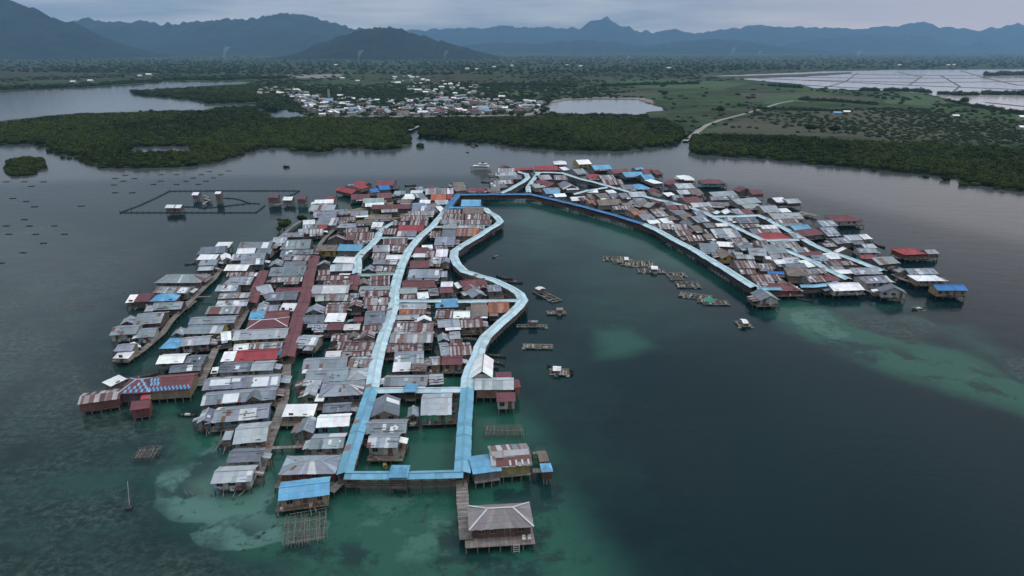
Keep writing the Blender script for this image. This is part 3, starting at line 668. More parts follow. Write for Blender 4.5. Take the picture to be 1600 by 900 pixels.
def clip_quad(p00, p10, p11, p01, u0, u1, v0, v1):
    def at(u, v):
        a = [p00[k] * (1 - u) + p10[k] * u for k in range(3)]; b = [p01[k] * (1 - u) + p11[k] * u for k in range(3)]
        return tuple(a[k] * (1 - v) + b[k] * v for k in range(3))
    return at(u0, v0), at(u1, v0), at(u1, v1), at(u0, v1)

def slope(mb, p00, p10, p11, p01, code, rnd, colw=0.95, uv=None):
    if code in 'ryo': colw = .50
    elif colw > .9: colw = .82
    """cover a slope (eave p00-p10, ridge p01-p11) with overlapping corrugated sheets"""
    wl = (Vector(p10) - Vector(p00)).length; hl = (Vector(p01) - Vector(p00)).length
    nc = max(2, min(34, round(wl / colw))); nr = 1 if hl < 1.6 else 2 if hl < 4.2 else 3
    cs = sheet_colours(code, nc, nr, rnd)
    nrm = (Vector(p10) - Vector(p00)).cross(Vector(p01) - Vector(p00))
    if nrm.length < 1e-5: nrm = (Vector(p10) - Vector(p00)).cross(Vector(p11) - Vector(p00))
    nrm.normalize()
    if nrm.z < 0: nrm = -nrm
    for i in range(nc):
        for j in range(nr):
            lift = 0.012 + 0.02 * (i % 2) + 0.025 * j + rnd.uniform(0, .012)
            du = 0.0 if i == 0 else -0.06 / nc; dv = 0 if j == 0 else -0.05 / nr
            if j == 0: dv = -rnd.uniform(0, 0.03)
            q = clip_quad(p00, p10, p11, p01, max(0, i / nc + du), (i + 1) / nc, j / nr + dv, (j + 1) / nr)
            q = [(a[0] + nrm.x * lift, a[1] + nrm.y * lift, a[2] + nrm.z * lift) for a in q]
            mb.slab(q, 0.03, cs[i][j])
    return nrm

WIN_ME = {}
def window_meshes(wd, ht):
    """a framed two-light window: frame mesh and pane mesh"""
    key = (round(wd, 1), round(ht, 1))
    if key not in WIN_ME:
        f = MB(); c = (.30, .28, .25); x, z, t = wd / 2, ht / 2, .05
        f.box(-x - t, x + t, -.06, .02, -z - t, -z, c); f.box(-x - t, x + t, -.06, .02, z, z + t, c)
        f.box(-x - t, -x, -.06, .02, -z, z, c); f.box(x, x + t, -.06, .02, -z, z, c); f.box(-.025, .025, -.05, .01, -z, z, c)
        p = MB(); p.box(-x, x, -.025, -.005, -z, z, (.02, .024, .028))
        WIN_ME[key] = (f.mesh("window", M_WALL), p.mesh("pane", M_GLASS))
    return WIN_ME[key]
M_GLASS, _t, _b = new_mat("window_glass", 0.15, 0.5); _b.inputs['Base Color'].default_value = (0.02, 0.024, 0.028, 1)
_d = MB(); _d.box(-.42, .42, -.05, .02, 0, 1.85, (.12, .09, .07)); _d.box(-.48, -.42, -.06, .02, 0, 1.9, (.3, .28, .25)); _d.box(.42, .48, -.06, .02, 0, 1.9, (.3, .28, .25))
DOOR_ME = _d.mesh("door", M_WALL)
_h = MB(); _h.box(-.02, .02, -.06, 0, -.06, .06, (.5, .5, .5)); HANDLE_ME = _h.mesh("handle", M_WALL)

def roof_profile(kind, W, D, pitch, ze):
    if kind == 'S': return ze + D * math.tan(rad(9))
    if kind == 'X': return ze + W / 2 * pitch
    return ze + min(W, D) / 2 * pitch if kind == 'H' else ze + D / 2 * pitch

def fit_depth(p0, p1, h, kind, ze, pitch):
    """depth of a roof whose picture is h pixels high above its front eave"""
    a, b = P(*p0, ze), P(*p1, ze)
    mid = (a + b) / 2; ax = (b - a); W = ax.length; ax.normalize(); back = Vector((-ax.y, ax.x, 0))
    ym = (p0[1] + p1[1]) / 2
    lo, hi = 2.0, 22.0
    for _ in range(24):
        D = (lo + hi) / 2
        zr = roof_profile(kind, W, D, pitch, ze)
        cand = [mid + back * D]
        if kind == 'S': cand = [mid + back * D + Vector((0, 0, zr - ze))]
        elif kind == 'X': cand.append(mid + back * D + Vector((0, 0, zr - ze)))
        else: cand.append(mid + back * D / 2 + Vector((0, 0, zr - ze)))
        top = min(pix(c)[1] for c in cand)
        if ym - top < h: lo = D
        else: hi = D
    return D, W, mid, ax, back

ALL_HOUSES = []
def house(rec, zone, idx):
    x0, y0, x1, y1, hpx = map(float, rec[:5]); code = rec[5]; fl = rec[6:]
    kind = next((k for k in fl if k in ('X', 'H', 'S')), 'L')
    rnd = random.Random(int(x0 * 13 + y0 * 7 + x1))
    if zone.startswith(('between the ma', 'between the two pale', 'between the lagoon', 'in the northern', 'on the northern')): hpx *= 1.12
    elif zone.startswith(('west of', 'between the two left')): hpx *= 1.09
    far = y0 < 330; near = (x1 - x0) > 42 or y0 > 440
    ze = 2.95 + rnd.uniform(-.3, .35) - (0.4 if kind == 'S' else 0)
    pitch = math.tan(rad(rnd.uniform(13, 18))) if kind != 'X' else math.tan(rad(24))
    D, W, mid, ax, back = fit_depth((x0, y0), (x1, y1), hpx, kind, ze, pitch)
    D = max(2.6, min(D, 13.0 if kind != 'X' else 15.0))
    c = mid + back * D / 2
    rz = math.atan2(ax.y, ax.x)
    if (x1 - x0) < 75: rz += rad(rnd.uniform(-2.6, 2.6))
    root = empty("stilt_house", (c.x, c.y, 0), rz)
    zr = roof_profile(kind, W, D, pitch, ze)
    X, Y = W / 2, D / 2
    mb = MB()
    FL, FR, BR, BL = (-X, -Y, ze), (X, -Y, ze), (X, Y, ze), (-X, Y, ze)
    ridge = None
    if kind == 'L':
        r0, r1 = (-X, 0, zr), (X, 0, zr)
        slope(mb, FL, FR, r1, r0, code, rnd); slope(mb, BR, BL, r0, r1, code, rnd); ridge = (r0, r1)
    elif kind == 'X':
        r0, r1 = (0, -Y, zr), (0, Y, zr)
        slope(mb, BL, FL, r0, r1, code, rnd); slope(mb, FR, BR, r1, r0, code, rnd); ridge = (r0, r1)
    elif kind == 'S':
        slope(mb, FL, FR, (X, Y, zr), (-X, Y, zr), code, rnd)
    else:
        if W >= D:
            k = min(D / 2, W / 2 - .2); r0, r1 = (-X + k, 0, zr), (X - k, 0, zr)
            slope(mb, FL, FR, r1, r0, code, rnd); slope(mb, BR, BL, r0, r1, code, rnd)
            slope(mb, BL, FL, r0, r0, code, rnd); slope(mb, FR, BR, r1, r1, code, rnd)
        else:
            k = W / 2; r0, r1 = (0, -Y + k, zr), (0, Y - k, zr)
            slope(mb, BL, FL, r0, r1, code, rnd); slope(mb, FR, BR, r1, r0, code, rnd)
            slope(mb, FL, FR, r0, r0, code, rnd); slope(mb, BR, BL, r1, r1, code, rnd)
        ridge = (r0, r1)
    roof = mb.build("roof", M_ROOF, root)
    if ridge is not None and not far:
        rb = MB(); q0, q1 = Vector(ridge[0]) + Vector((0, 0, .09)), Vector(ridge[1]) + Vector((0, 0, .09))
        cc = (.75, .78, .8) if 'trim' in fl else vary({'g': (.32,.34,.36), 'w': (.74,.78,.8), 'R': (.28,.05,.06), 'b': (.14,.40,.66)}.get(code, PAL[code][0]), .1, rnd)
        rb.bar(q0, q1, .34, .06, cc)
        if kind == 'H':
            for a_, b_ in ((FL, ridge[0]), (BL, ridge[0]), (FR, ridge[1]), (BR, ridge[1])) if W >= D else ((FL, ridge[0]), (FR, ridge[0]), (BL, ridge[1]), (BR, ridge[1])):
                rb.bar(Vector(a_) + Vector((0, 0, .09)), Vector(b_) + Vector((0, 0, .09)), .26, .06, cc)
        rb.build("ridge_cap", M_ROOF, roof)
    # single odd sheets laid over the roof
    def roof_patch(u0, u1, v0, v1, colr, lift=.10, name="roof_panel"):
        if kind == 'L': q = clip_quad(FL, FR, (X, 0, zr), (-X, 0, zr), u0, u1, v0, v1)
        elif kind == 'X': q = clip_quad(FR, BR, (0, Y, zr), (0, -Y, zr), u0, u1, v0, v1)
        else: return
        pb = MB(); pb.slab([(a[0], a[1], a[2] + lift) for a in q], .04, colr)
        o = pb.build(name, M_ROOF, root); return o
    if 'patch' in fl or 'patch2' in fl:
        u = rnd.uniform(.5, .74) if 'dormer' not in fl else .28
        roof_patch(u, u + rnd.uniform(.16, .24), .04, .98, vary((.72, .76, .79), .03, rnd))
        if 'patch2' in fl:
            roof_patch(.08, .34, .35, .98, (.66, .70, .73)); roof_patch(.36, .47, .62, .98, (.68, .72, .75), .11); roof_patch(.88, .97, .1, .9, (.70, .74, .76))
    elif code in 'gldry' and rnd.random() < (.55 if not far else .3) and kind in 'LX':
        for _ in range(rnd.choice([1, 1, 2, 3])):
            u = rnd.uniform(.02, .85); v = rnd.choice([0.02, .3, .5]); cl = rnd.choice([(.68,.71,.73), (.42,.45,.48), (.62,.65,.68), (.30,.33,.36), (.14,.16,.19), (.55,.58,.61)] + ([(.20,.10,.085)] if code in 'ry' else []))
            roof_patch(u, min(.99, u + rnd.uniform(.06, .16)), v, rnd.uniform(max(v + .2, .6), .98), vary(cl, .08, rnd), .09 + .02 * _)
    # walls
    ox, oy = min(.35, W * .08), min(.55, D * .12)
    wc = next((WALLS[k] for k in fl if k in WALLS), None) or vary(rnd.choice(WDEF), .12, rnd)
    fz = 1.2 + rnd.uniform(-.1, .15)
    wb = MB(); x_, y_ = X - ox, Y - oy
    def face_boards(a, b, zt, fn=None):
        a, b = Vector(a), Vector(b); ln = (b - a).length; n = max(1, min(14, int(ln / (1.1 if not far else 2.4))))
        for i in range(n):
            p, q = a.lerp(b, i / n), a.lerp(b, (i + 1) / n - .012)
            d = (b - a).normalized(); nn = Vector((d.y, -d.x, 0)) * rnd.uniform(0, .03)
            t0 = fn(p) if fn else zt; t1 = fn(q) if fn else zt
            cc = vary(wc, .13, rnd)
            s0 = [(p.x + nn.x, p.y + nn.y, fz), (q.x + nn.x, q.y + nn.y, fz), (q.x + nn.x, q.y + nn.y, t1), (p.x + nn.x, p.y + nn.y, t0)]
            k = len(wb.v); off = Vector((-nn.x, -nn.y, 0)); th = Vector((-d.y, d.x, 0)) * .06
            wb.v += s0 + [(v[0] + th.x, v[1] + th.y, v[2]) for v in s0]
            wb.f += [(k, k+1, k+2, k+3), (k+7, k+6, k+5, k+4), (k+1, k+5, k+6, k+2), (k+4, k, k+3, k+7), (k+3, k+2, k+6, k+7)]
            wb.c += [cc] * 5; wb.m += [0] * 5
    if kind == 'X':
        g = lambda v: ze + (X - abs(v.x)) * pitch - .06
        face_boards((-x_, -y_, 0), (0, -y_, 0), ze, g); face_boards((0, -y_, 0), (x_, -y_, 0), ze, g)
        face_boards((x_, -y_, 0), (x_, y_, 0), ze + ox * pitch - .06); face_boards((x_, y_, 0), (-x_, y_, 0), ze, g); face_boards((-x_, y_, 0), (-x_, -y_, 0), ze + ox * pitch - .06)
    elif kind == 'S':
        g = lambda v: ze + (v.y + Y) * math.tan(rad(9)) - .08
        for a, b in (((-x_, -y_, 0), (x_, -y_, 0)), ((x_, -y_, 0), (x_, y_, 0)), ((x_, y_, 0), (-x_, y_, 0)), ((-x_, y_, 0), (-x_, -y_, 0))): face_boards(a, b, ze, g)
    else:
        g = (lambda v: ze + (Y - abs(v.y)) * pitch - .06) if kind == 'L' else (lambda v: ze + .05)
        zt = ze + oy * pitch - .06 if kind == 'L' else ze + .05
        face_boards((-x_, -y_, 0), (x_, -y_, 0), zt); face_boards((x_, y_, 0), (-x_, y_, 0), zt)
        face_boards((x_, -y_, 0), (x_, 0, 0), zt, g); face_boards((x_, 0, 0), (x_, y_, 0), zt, g)
        face_boards((-x_, y_, 0), (-x_, 0, 0), zt, g); face_boards((-x_, 0, 0), (-x_, -y_, 0), zt, g)
    wall = wb.build("wall", M_WALL, root)
    # openings in the front
    top = ze + (oy * pitch if kind == 'L' else 0) - .1
    if near or any(k in WALLS for k in fl):
        n = max(1, min(5, int(W / 2.3)))
        di = rnd.randrange(n)
        for i in range(n):
            xx = -x_ + (i + .5) * 2 * x_ / n + rnd.uniform(-.15, .15)
            if i == di and W > 3:
                o = link("door", DOOR_ME, root, None, (xx, -y_ - .05, fz + .02)); link("handle", HANDLE_ME, o, None, (.3, -.04, .9))
            elif rnd.random() < .75:
                fm, pm = window_meshes(rnd.choice([.8, 1.0, 1.2]), rnd.choice([.8, .9]))
                o = link("window", fm, root, None, (xx, -y_ - .05, fz + 1.15)); link("pane", pm, o)
    # floor deck, sometimes reaching out as a porch
    dense = zone.startswith(('between the maroon', 'between the main', 'between the two pale', 'between the lagoon'))
    db = MB(); px_ = rnd.choice([0, 0, .6, 1.2] if not dense else [.8, 1.4]); pf = rnd.choice([0, .3, .9] if not dense else [.6, 1.2, 1.8]); side = rnd.choice([-1, 1]); wc2 = vary((.16, .135, .115), .2, rnd)
    xl, xr = -x_ - .1 - (px_ if side < 0 else 0), x_ + .1 + (px_ if side > 0 else 0)
    npl = 3 if far else max(3, min(16, int((xr - xl) / .8)))
    for i in range(npl):
        a = xl + (xr - xl) * i / npl; b = xl + (xr - xl) * (i + 1) / npl - .04
        db.box(a, b, -y_ - .12 - pf - rnd.uniform(0, .12), y_ + .12, fz - .14, fz - .02, vary(wc2, .15, rnd))
    db.build("deck", M_WOOD, root)
    sb = MB(); stp = 2.2 if not far else 3.5
    nx = max(2, int((xr - xl) / stp) + 1); ny = 2 if far else max(2, int(2 * y_ / 3) + 1)
    for i in range(nx):
        for j in range(ny):
            xx = xl + .12 + (xr - xl - .24) * i / (nx - 1); yy = -y_ - pf + (2 * y_ + pf) * j / (ny - 1)
            sb.bar((xx + rnd.uniform(-.1, .1), yy + rnd.uniform(-.1, .1), -.8), (xx, yy, fz - .15), .17, .17, vary((.10, .085, .07), .2, rnd))
    for yy in (-y_ - pf, y_): sb.bar((xl, yy, fz - .22), (xr, yy, fz - .22), .12, .14, (.11, .09, .075))
    o = sb.build("stilts", M_WOOD, root); o["kind"] = "stuff"
    # porch rail / lean-to
    if pf > .5 and not far and rnd.random() < .5:
        rl = MB(); y2 = -y_ - pf
        rl.bar((xl, y2, fz + .75), (xr, y2, fz + .75), .06, .06, (.22, .19, .16))
        for i in range(nx + 2): xx = xl + (xr - xl) * i / (nx + 1); rl.bar((xx, y2, fz - .02), (xx, y2, fz + .75), .06, .06, (.2, .17, .14))
        rl.build("railing", M_WOOD, root)
    if kind != 'S' and 'trim' not in fl and rnd.random() < (.62 if not far else .4) and code not in 'bBR':
        lb = MB(); s_ = rnd.choice([-1, 1]); wl_ = rnd.uniform(1.0, 1.9); d0 = rnd.uniform(-.9, -.1) * Y; d1 = rnd.uniform(.2, .9) * Y; zh = ze - .15
        e = [(s_ * X * .96, d0, zh), (s_ * (X + wl_), d0, zh - .35), (s_ * (X + wl_), d1, zh - .35), (s_ * X * .96, d1, zh)]
        if s_ > 0: slope(lb, e[1], e[2], e[3], e[0], rnd.choice('glrwyt'), rnd)
        else: slope(lb, e[2], e[1], e[0], e[3], rnd.choice('glrwyt'), rnd)
        lb.build("lean_to_roof", M_ROOF, root)
        pb = MB(); yc = (d0 + d1) / 2
        for yy in (d0 + .1, d1 - .1): pb.bar((s_ * (X + wl_ - .12), yy, -.8), (s_ * (X + wl_ - .12), yy, zh - .38), .12, .12, (.11, .09, .08))
        pb.box(min(s_ * x_, s_ * (X + wl_ - .1)), max(s_ * x_, s_ * (X + wl_ - .1)), d0, d1, fz - .13, fz - .03, (.15, .13, .11))
        pb.build("lean_to_platform", M_WOOD, root)
    dense = zone.startswith(("between the maroon", "between the main", "between the two pale", "between the lagoon", "west", "in the northern", "on the northern"))
    if dense and kind in 'LH' and 'trim' not in fl and not any(k in WALLS for k in fl) and rnd.random() < .62 and (x1 - x0) < 80:
        k_ = 1 if rnd.random() < .6 else 2
        for s_ in range(k_):
            u0 = rnd.uniform(0, .45) if k_ == 1 else s_ * .5 + .02; u1 = min(1.0, u0 + (rnd.uniform(.4, .9) if k_ == 1 else .44)); dd = rnd.uniform(.9, 2.0); fb_ = MB(); zf = ze - .12 - .1 * s_
            slope(fb_, (-X + 2 * X * u0, -Y - dd, zf - dd * .16), (-X + 2 * X * u1, -Y - dd, zf - dd * .16), (-X + 2 * X * u1, -Y + .35, zf), (-X + 2 * X * u0, -Y + .35, zf), rnd.choice('gglrryytmw' if code not in 'ryom' else 'rrryyytmg'), rnd)
            fb_.build("lean_to_roof", M_ROOF, root)
    if not far:      # goods, sacks, jars and tubs standing about on the platform
        cb = MB()
        for _ in range(rnd.choice([3, 6, 9])):
            s1, s2, s3 = rnd.uniform(.15, .45), rnd.uniform(.15, .4), rnd.uniform(.2, .7)
            xx = rnd.uniform(xl + .3, xr - .3); yy = -y_ - max(.25, pf * rnd.random()) if rnd.random() < .7 or px_ == 0 else rnd.uniform(-y_, y_)
            if yy > -y_ - .2: xx = (xl + rnd.uniform(.3, max(.4, px_ - .2))) if side < 0 else (xr - rnd.uniform(.3, max(.4, px_ - .2)))
            cb.box(xx - s1, xx + s1, yy - s2, yy + s2, fz - .02, fz + s3, rnd.choice([(.12,.10,.09), (.5,.5,.48), (.22,.18,.14), (.08,.16,.28), (.35,.30,.22), (.05,.05,.05), (.3,.08,.06), (.10,.22,.18)]))
        if rnd.random() < .45:      # timbers leaning out over the edge
            for _ in range(3):
                xx = rnd.uniform(xl, xr); cb.bar((xx, -y_ + .2, fz + .1), (xx + rnd.uniform(-1.2, 1.2), -y_ - rnd.uniform(1.2, 2.8), fz - rnd.uniform(.2, .5)), .1, .08, vary((.24, .21, .18), .3, rnd))
        o = cb.build("clutter", M_WALL, root); o["kind"] = "stuff"
        if code in 'rytgld' and kind == 'L' and rnd.random() < .5:      # planks and stones that hold the sheets down
            wb2 = MB()
            for _ in range(rnd.choice([2, 4, 6])):
                u = rnd.uniform(-X * .9, X * .9); v = rnd.uniform(.1, .8); yy = -Y * (1 - v); zz = ze + (zr - ze) * v + .17
                if rnd.random() < .5: wb2.bar((u - rnd.uniform(.4, 1.6), yy, zz), (u + rnd.uniform(.4, 1.6), yy + rnd.uniform(-.2, .2), zz), .12, .08, vary((.2, .17, .14), .3, rnd))
                else: wb2.box(u - .18, u + .18, yy - .15, yy + .15, zz - .12, zz + .08, vary((.3, .28, .26), .4, rnd))
            o = wb2.build("roof_weights", M_WOOD, root); o["kind"] = "stuff"
    if 'dormer' in fl:
        gb = MB(); gx, gw, gy = X * .42, 1.5, -Y - .5
        slope(gb, (gx - gw, 0, ze + .3), (gx - gw, gy, ze + .3), (gx, gy, ze + 1.35), (gx, 0, ze + 1.35), 'd', rnd); slope(gb, (gx + gw, gy, ze + .3), (gx + gw, 0, ze + .3), (gx, 0, ze + 1.35), (gx, gy, ze + 1.35), 'd', rnd)
        gb.build("porch_roof", M_ROOF, root)
        gw_ = MB(); gw_.slab([(gx - gw + .1, gy + .15, ze + .3), (gx + gw - .1, gy + .15, ze + .3), (gx, gy + .15, ze + 1.2)], .02, (.33, .24, .17)); gw_.build("porch_gable", M_WALL, root)
    ALL_HOUSES.append(dict(area=(x1 - x0) * hpx, o=root, zone=zone, code=code, kind=kind, W=W, D=D, fl=fl, y=max(y0, y1), x=(x0 + x1) / 2, z=ze, c=c))
for zn, recs in ZONES.items():
    for i, rec in enumerate(recs): house(rec, zn, i)

def bake(objs, name, label, mats):
    """join the meshes of these objects, where they stand, into one object"""
    V, F, C, MI = [], [], [], []
    for o in objs:
        if o.type != 'MESH': continue
        m = o.matrix_basis.copy(); q = o.parent
        while q is not None: m = q.matrix_basis @ m; q = q.parent
        n = len(V)
        V += [tuple(m @ v.co) for v in o.data.vertices]
        mi = mats.index(o.data.materials[0]) if o.data.materials[0] in mats else 0
        ca = o.data.color_attributes["tint"].data
        for p in o.data.polygons:
            F.append(tuple(n + i for i in p.vertices)); C.append(tuple(ca[p.loop_start].color)[:3]); MI.append(mi)
    mb = MB(); mb.v, mb.f, mb.c, mb.m = V, F, C, MI
    o = mb.build(name, mats); tag(o, label, None, None, 'stuff')
    return o
def kids(o):
    out_ = []
    for c in o.children: out_.append(c); out_ += kids(c)
    return out_
bpy.context.view_layer.update()
HS = [h for h in ALL_HOUSES if not (h['kind'] == 'S' or h['W'] < 4.6)]
for h in ALL_HOUSES:
    h['shed'] = h['kind'] == 'S' or h['W'] < 4.6
    if h['shed']: h['o'].name = "shed"
HS.sort(key=lambda h: -h['area'])
REST = HS[300:]
rest_ids = set(id(h) for h in REST)
_obs = []
for h in REST: _obs += kids(h['o'])
if REST:
    bake(_obs, "distant_roofs", "small far roofs packed between the houses at the back of the village", [M_ROOF, M_WALL, M_WOOD, M_GLASS])
    for o in _obs + [h['o'] for h in REST]: bpy.data.objects.remove(o)
ALL_HOUSES = [h for h in ALL_HOUSES if id(h) not in rest_ids]

# labels: look first, then what the house stands beside, then its rank among its likes there
ORD = ["", "second ", "third ", "fourth ", "fifth ", "sixth ", "seventh ", "eighth ", "ninth ", "tenth ", "eleventh ", "twelfth ", "thirteenth ", "fourteenth ", "fifteenth ", "sixteenth ", "seventeenth ", "eighteenth ", "nineteenth ", "twentieth "]
SHORT = {"in the far left cluster by the open sea": "in the far left cluster", "between the two left plank paths": "between the two left plank paths", "west of the long maroon walkway": "west of the maroon walkway",
 "between the maroon walkway and the main blue walkway": "between maroon and main blue walkways", "between the main blue walkway and the wavy blue walkway": "between main and wavy blue walkways",
 "in the northern block behind the main walkway bend": "in the block behind the walkway bend", "beside the inlet at the head of the lagoon": "beside the lagoon-head inlet", "on the northern edge of the right wing": "on the right wing's north edge",
 "on the seaward tip of the right wing": "on the right wing's seaward tip", "between the two pale walkways of the right wing": "between the right wing's pale walkways", "between the lagoon walkway and the pale walkway of the right wing": "between right wing's lagoon and pale walkways"}
def label_houses():
    groups = {}
    for h in ALL_HOUSES:
        size = "long" if h['W'] > 12 else "small" if h['W'] < 5.5 and not h['shed'] else ""
        form = {'X': "gable-fronted", 'H': "hipped", 'S': "flat lean-to", 'L': ""}[h['kind']]
        wn = next((WNAME[k] for k in h['fl'] if k in WNAME), "")
        look = " ".join(q for q in (size, CNAME[h['code']][0], "roofed", form) if q)
        h['look'] = look; h['wn'] = wn
        groups.setdefault((look, wn, h['zone'], h['shed']), []).append(h)
    for (look, wn, zn, _s), hs in groups.items():
        hs.sort(key=lambda q: -q['y'])
        tail = SHORT[zn]
        for i, h in enumerate(hs):
            body = look + (" shed" if h['shed'] else " stilt house") + (" with " + wn if wn else "")
            if len(hs) == 1: s = body + " " + tail
            elif i == 0: s = "nearest " + body + " " + tail
            elif i == len(hs) - 1: s = "farthest " + body + " " + tail
            else: s = ORD[i] + "nearest " + body + " " + tail
            if len(s.split()) > 16: s = s.replace('northern ', '').replace(' with ', ', '); print('LONG', s)
            tag(h['o'], s, "shed" if h['shed'] else "house", "sheds among the stilt houses" if h['shed'] else "stilt houses of the village over the water")
label_houses()
# ------------------------------------------------------------------ roofed walkways and plank paths
C_PALE, C_BLUE, C_DEEP, C_MAR = (.48, .65, .71), (.17, .40, .54), (.06, .20, .42), (.16, .06, .068)
def smooth_line(pts, step):
    """world polyline resampled every few metres, corners kept where the line really bends"""
    o = [pts[0]]
    for a, b in zip(pts, pts[1:]):
        k = max(1, round((b - a).length / step))
        for j in range(1, k + 1): o.append(a.lerp(b, j / k))
    return o
def sides(w_, half):
    Ls, Rs = [], []
    n = len(w_)
    for i in range(n):
        d1 = (w_[i] - w_[i - 1]).normalized() if i else (w_[1] - w_[0]).normalized()
        d2 = (w_[i + 1] - w_[i]).normalized() if i < n - 1 else d1
        t = (d1 + d2).normalized(); nn = Vector((-t.y, t.x, 0)); k = half / max(.45, nn.dot(Vector((-d1.y, d1.x, 0))))
        Ls.append(w_[i] + nn * k); Rs.append(w_[i] - nn * k)
    return Ls, Rs
def walkway(pts, width, colour, label, group, zt=3.45, rise=.42, panel=5.0, skirt=None, seed=0):
    rnd = random.Random(seed + 77)
    w_ = smooth_line([P(x, y, zt) for x, y in pts], panel)
    o0 = w_[0].copy(); o0.z = 0
    root = empty("covered_walkway", o0)
    Lf, Rt = sides(w_, width / 2)
    tag(root, label, "walkway", group)
    rel = lambda v, z: (v.x - o0.x, v.y - o0.y, z)
    jit = [rnd.uniform(-.06, .06) for _ in w_]
    for i in range(len(w_) - 1):
        for s, E in ((1, Lf), (-1, Rt)):
            mb = MB(); c = vary(colour, .11, rnd)
            z0, z1 = zt + jit[i], zt + jit[i]
            a, b = E[i], E[i + 1]; m0, m1 = w_[i], w_[i + 1]
            ov = (m1 - m0).normalized() * -.12
            p = [rel(a + ov, z0 - rise * .5), rel(b, z1 - rise * .5), rel(m1, z1 + rise * .5), rel(m0 + ov, z0 + rise * .5)]
            # three overlapping sheets across the panel
            k = 3
            for q in range(k):
                u0, u1 = q / k, (q + 1) / k
                qq = clip_quad(p[0], p[1], p[2], p[3], max(0, u0 - .02), u1, -rnd.uniform(0, .05), 1)
                cc = vary(c, .06, rnd); q_ = rnd.random()
                if q_ < .05 and colour[0] > .3: cc = tuple(v_ * .45 + w_ * .55 for v_, w_ in zip(c, (.66, .72, .75)))
                elif .05 < q_ < .10: cc = vary(tuple(v_ * .86 for v_ in colour), .12, rnd)
                elif .10 < q_ < .112: cc = (.24, .17, .15)
                mb.slab([(v[0], v[1], v[2] + .02 * (q % 2) + .03 * (i % 2)) for v in (qq if s < 0 else qq[::-1])], .03, cc)
            mb.build("roof_panel", M_ROOF, root)
    rb = MB()
    for i in range(len(w_) - 1): rb.bar(rel(w_[i], zt + rise * .5 + .07 + jit[i]), rel(w_[i + 1], zt + rise * .5 + .07 + jit[i]), .3, .05, vary(tuple(q * .82 for q in colour), .05, rnd))
    rb.build("ridge_cap", M_ROOF, root)
    Ld, Rd = sides(w_, width / 2 - .3)
    db, pb, rl = MB(), MB(), MB()
    for i in range(len(w_) - 1):
        a, b, c_, d_ = Ld[i], Ld[i + 1], Rd[i + 1], Rd[i]
        n = 4
        for j in range(n):
            q = clip_quad(rel(a, 1.4), rel(b, 1.4), rel(c_, 1.4), rel(d_, 1.4), j / n, (j + 1) / n - .03, 0, 1)
            db.slab(q[::-1], .1, vary((.17, .145, .12), .2, rnd))
        if skirt is not None:
            for E in (Ld, Rd): rl.bar(rel(E[i], 2.0), rel(E[i + 1], 2.0), .05, 1.2, vary(skirt, .25, rnd))
        else:
            for E in (Ld, Rd):
                for zz in (1.9, 2.35): rl.bar(rel(E[i], zz), rel(E[i + 1], zz), .07, .07, vary((.2, .17, .14), .2, rnd))
    stp = smooth_line(w_[::1], 2.6); L2, R2 = sides(stp, width / 2 - .3)
    for E in (L2, R2):
        for v in E: pb.bar(rel(v, -.9), rel(v, zt - rise * .4), .15, .15, vary((.12, .10, .085), .25, rnd))
    db.build("deck", M_WOOD, root); rl.build("railing", M_WOOD, root)
    o = pb.build("posts", M_WOOD, root); o["kind"] = "stuff"
    return root
G_W = "roofed walkways through the village"
W1a = [(716,303),(707,314),(697,327)]
walkway(W1a, 3.4, C_DEEP, "short deep-blue roofed walkway running down from the top bend", G_W, seed=1)
walkway([(697,327),(676,352),(655,370),(640,388),(628,412),(620,436),(616,455),(615,478),(608,500),(600,522),(592,548),(586,575),(581,605)], 3.1, C_PALE, "long pale-blue central walkway curving through the dense houses", G_W, seed=2)
walkway([(581,605),(570,640),(558,675),(548,705),(538,740)], 2.9, C_BLUE, "sky-blue near left side of the rectangular walkway loop", G_W, zt=3.5, seed=3)
walkway([(540,741),(575,741),(612,741),(636,741),(680,740),(724,739)], 2.5, C_BLUE, "sky-blue front side of the walkway loop, nearest the camera", G_W, zt=3.38, seed=4)
walkway([(722,737),(724,700),(726,660),(729,625),(730,606)], 2.9, C_BLUE, "sky-blue near right side of the rectangular walkway loop", G_W, zt=3.5, seed=5)
walkway([(730,606),(731,592),(737,572),(747,553),(750,540),(758,526),(780,505),(798,490),(811,477),(817,468),(812,458),(800,450),(775,438),(743,428),(726,423),(715,413),(709,401),(710,391),(725,381),(750,367),(762,358),(777,350),(782,345),(775,337),(763,330),(758,325)], 3.1, C_PALE, "pale-blue wavy walkway along the lagoon edge", G_W, seed=6)
walkway([(586,609),(610,608.5),(650,608),(690,607.5),(727,607)], 2.6, C_PALE, "pale-blue back side of the rectangular walkway loop", G_W, zt=3.3, seed=7)
walkway([(718,303.5),(750,303),(790,303),(830,303),(865,311),(910,321.5),(960,335),(1005,349)], 3.2, C_DEEP, "deep-blue walkway with brown boarding round the lagoon head", G_W, zt=3.6, skirt=(.085, .045, .035), seed=8)
walkway([(1005,349),(1026,358),(1055,374),(1082,388),(1107,403),(1137,421),(1160,436),(1180,448)], 3.3, C_PALE, "pale-blue walkway along the right wing's lagoon edge", G_W, zt=3.55, skirt=(.05, .05, .05), seed=9)
walkway([(1183,449.5),(1200,450),(1220,450)], 2.8, (.22, .45, .62), "short blue walkway left of the maroon hipped house on the right wing", G_W, seed=10)
walkway([(1250,446),(1270,446),(1290,444),(1305,442)], 2.6, (.24, .46, .62), "short blue walkway beside the white-roofed hall", G_W, seed=11)
walkway([(782,301),(795,296),(805,290),(818,283),(825,277),(822,271),(811,268)], 2.9, C_PALE, "pale walkway curving up the left side of the inlet", G_W, seed=12)
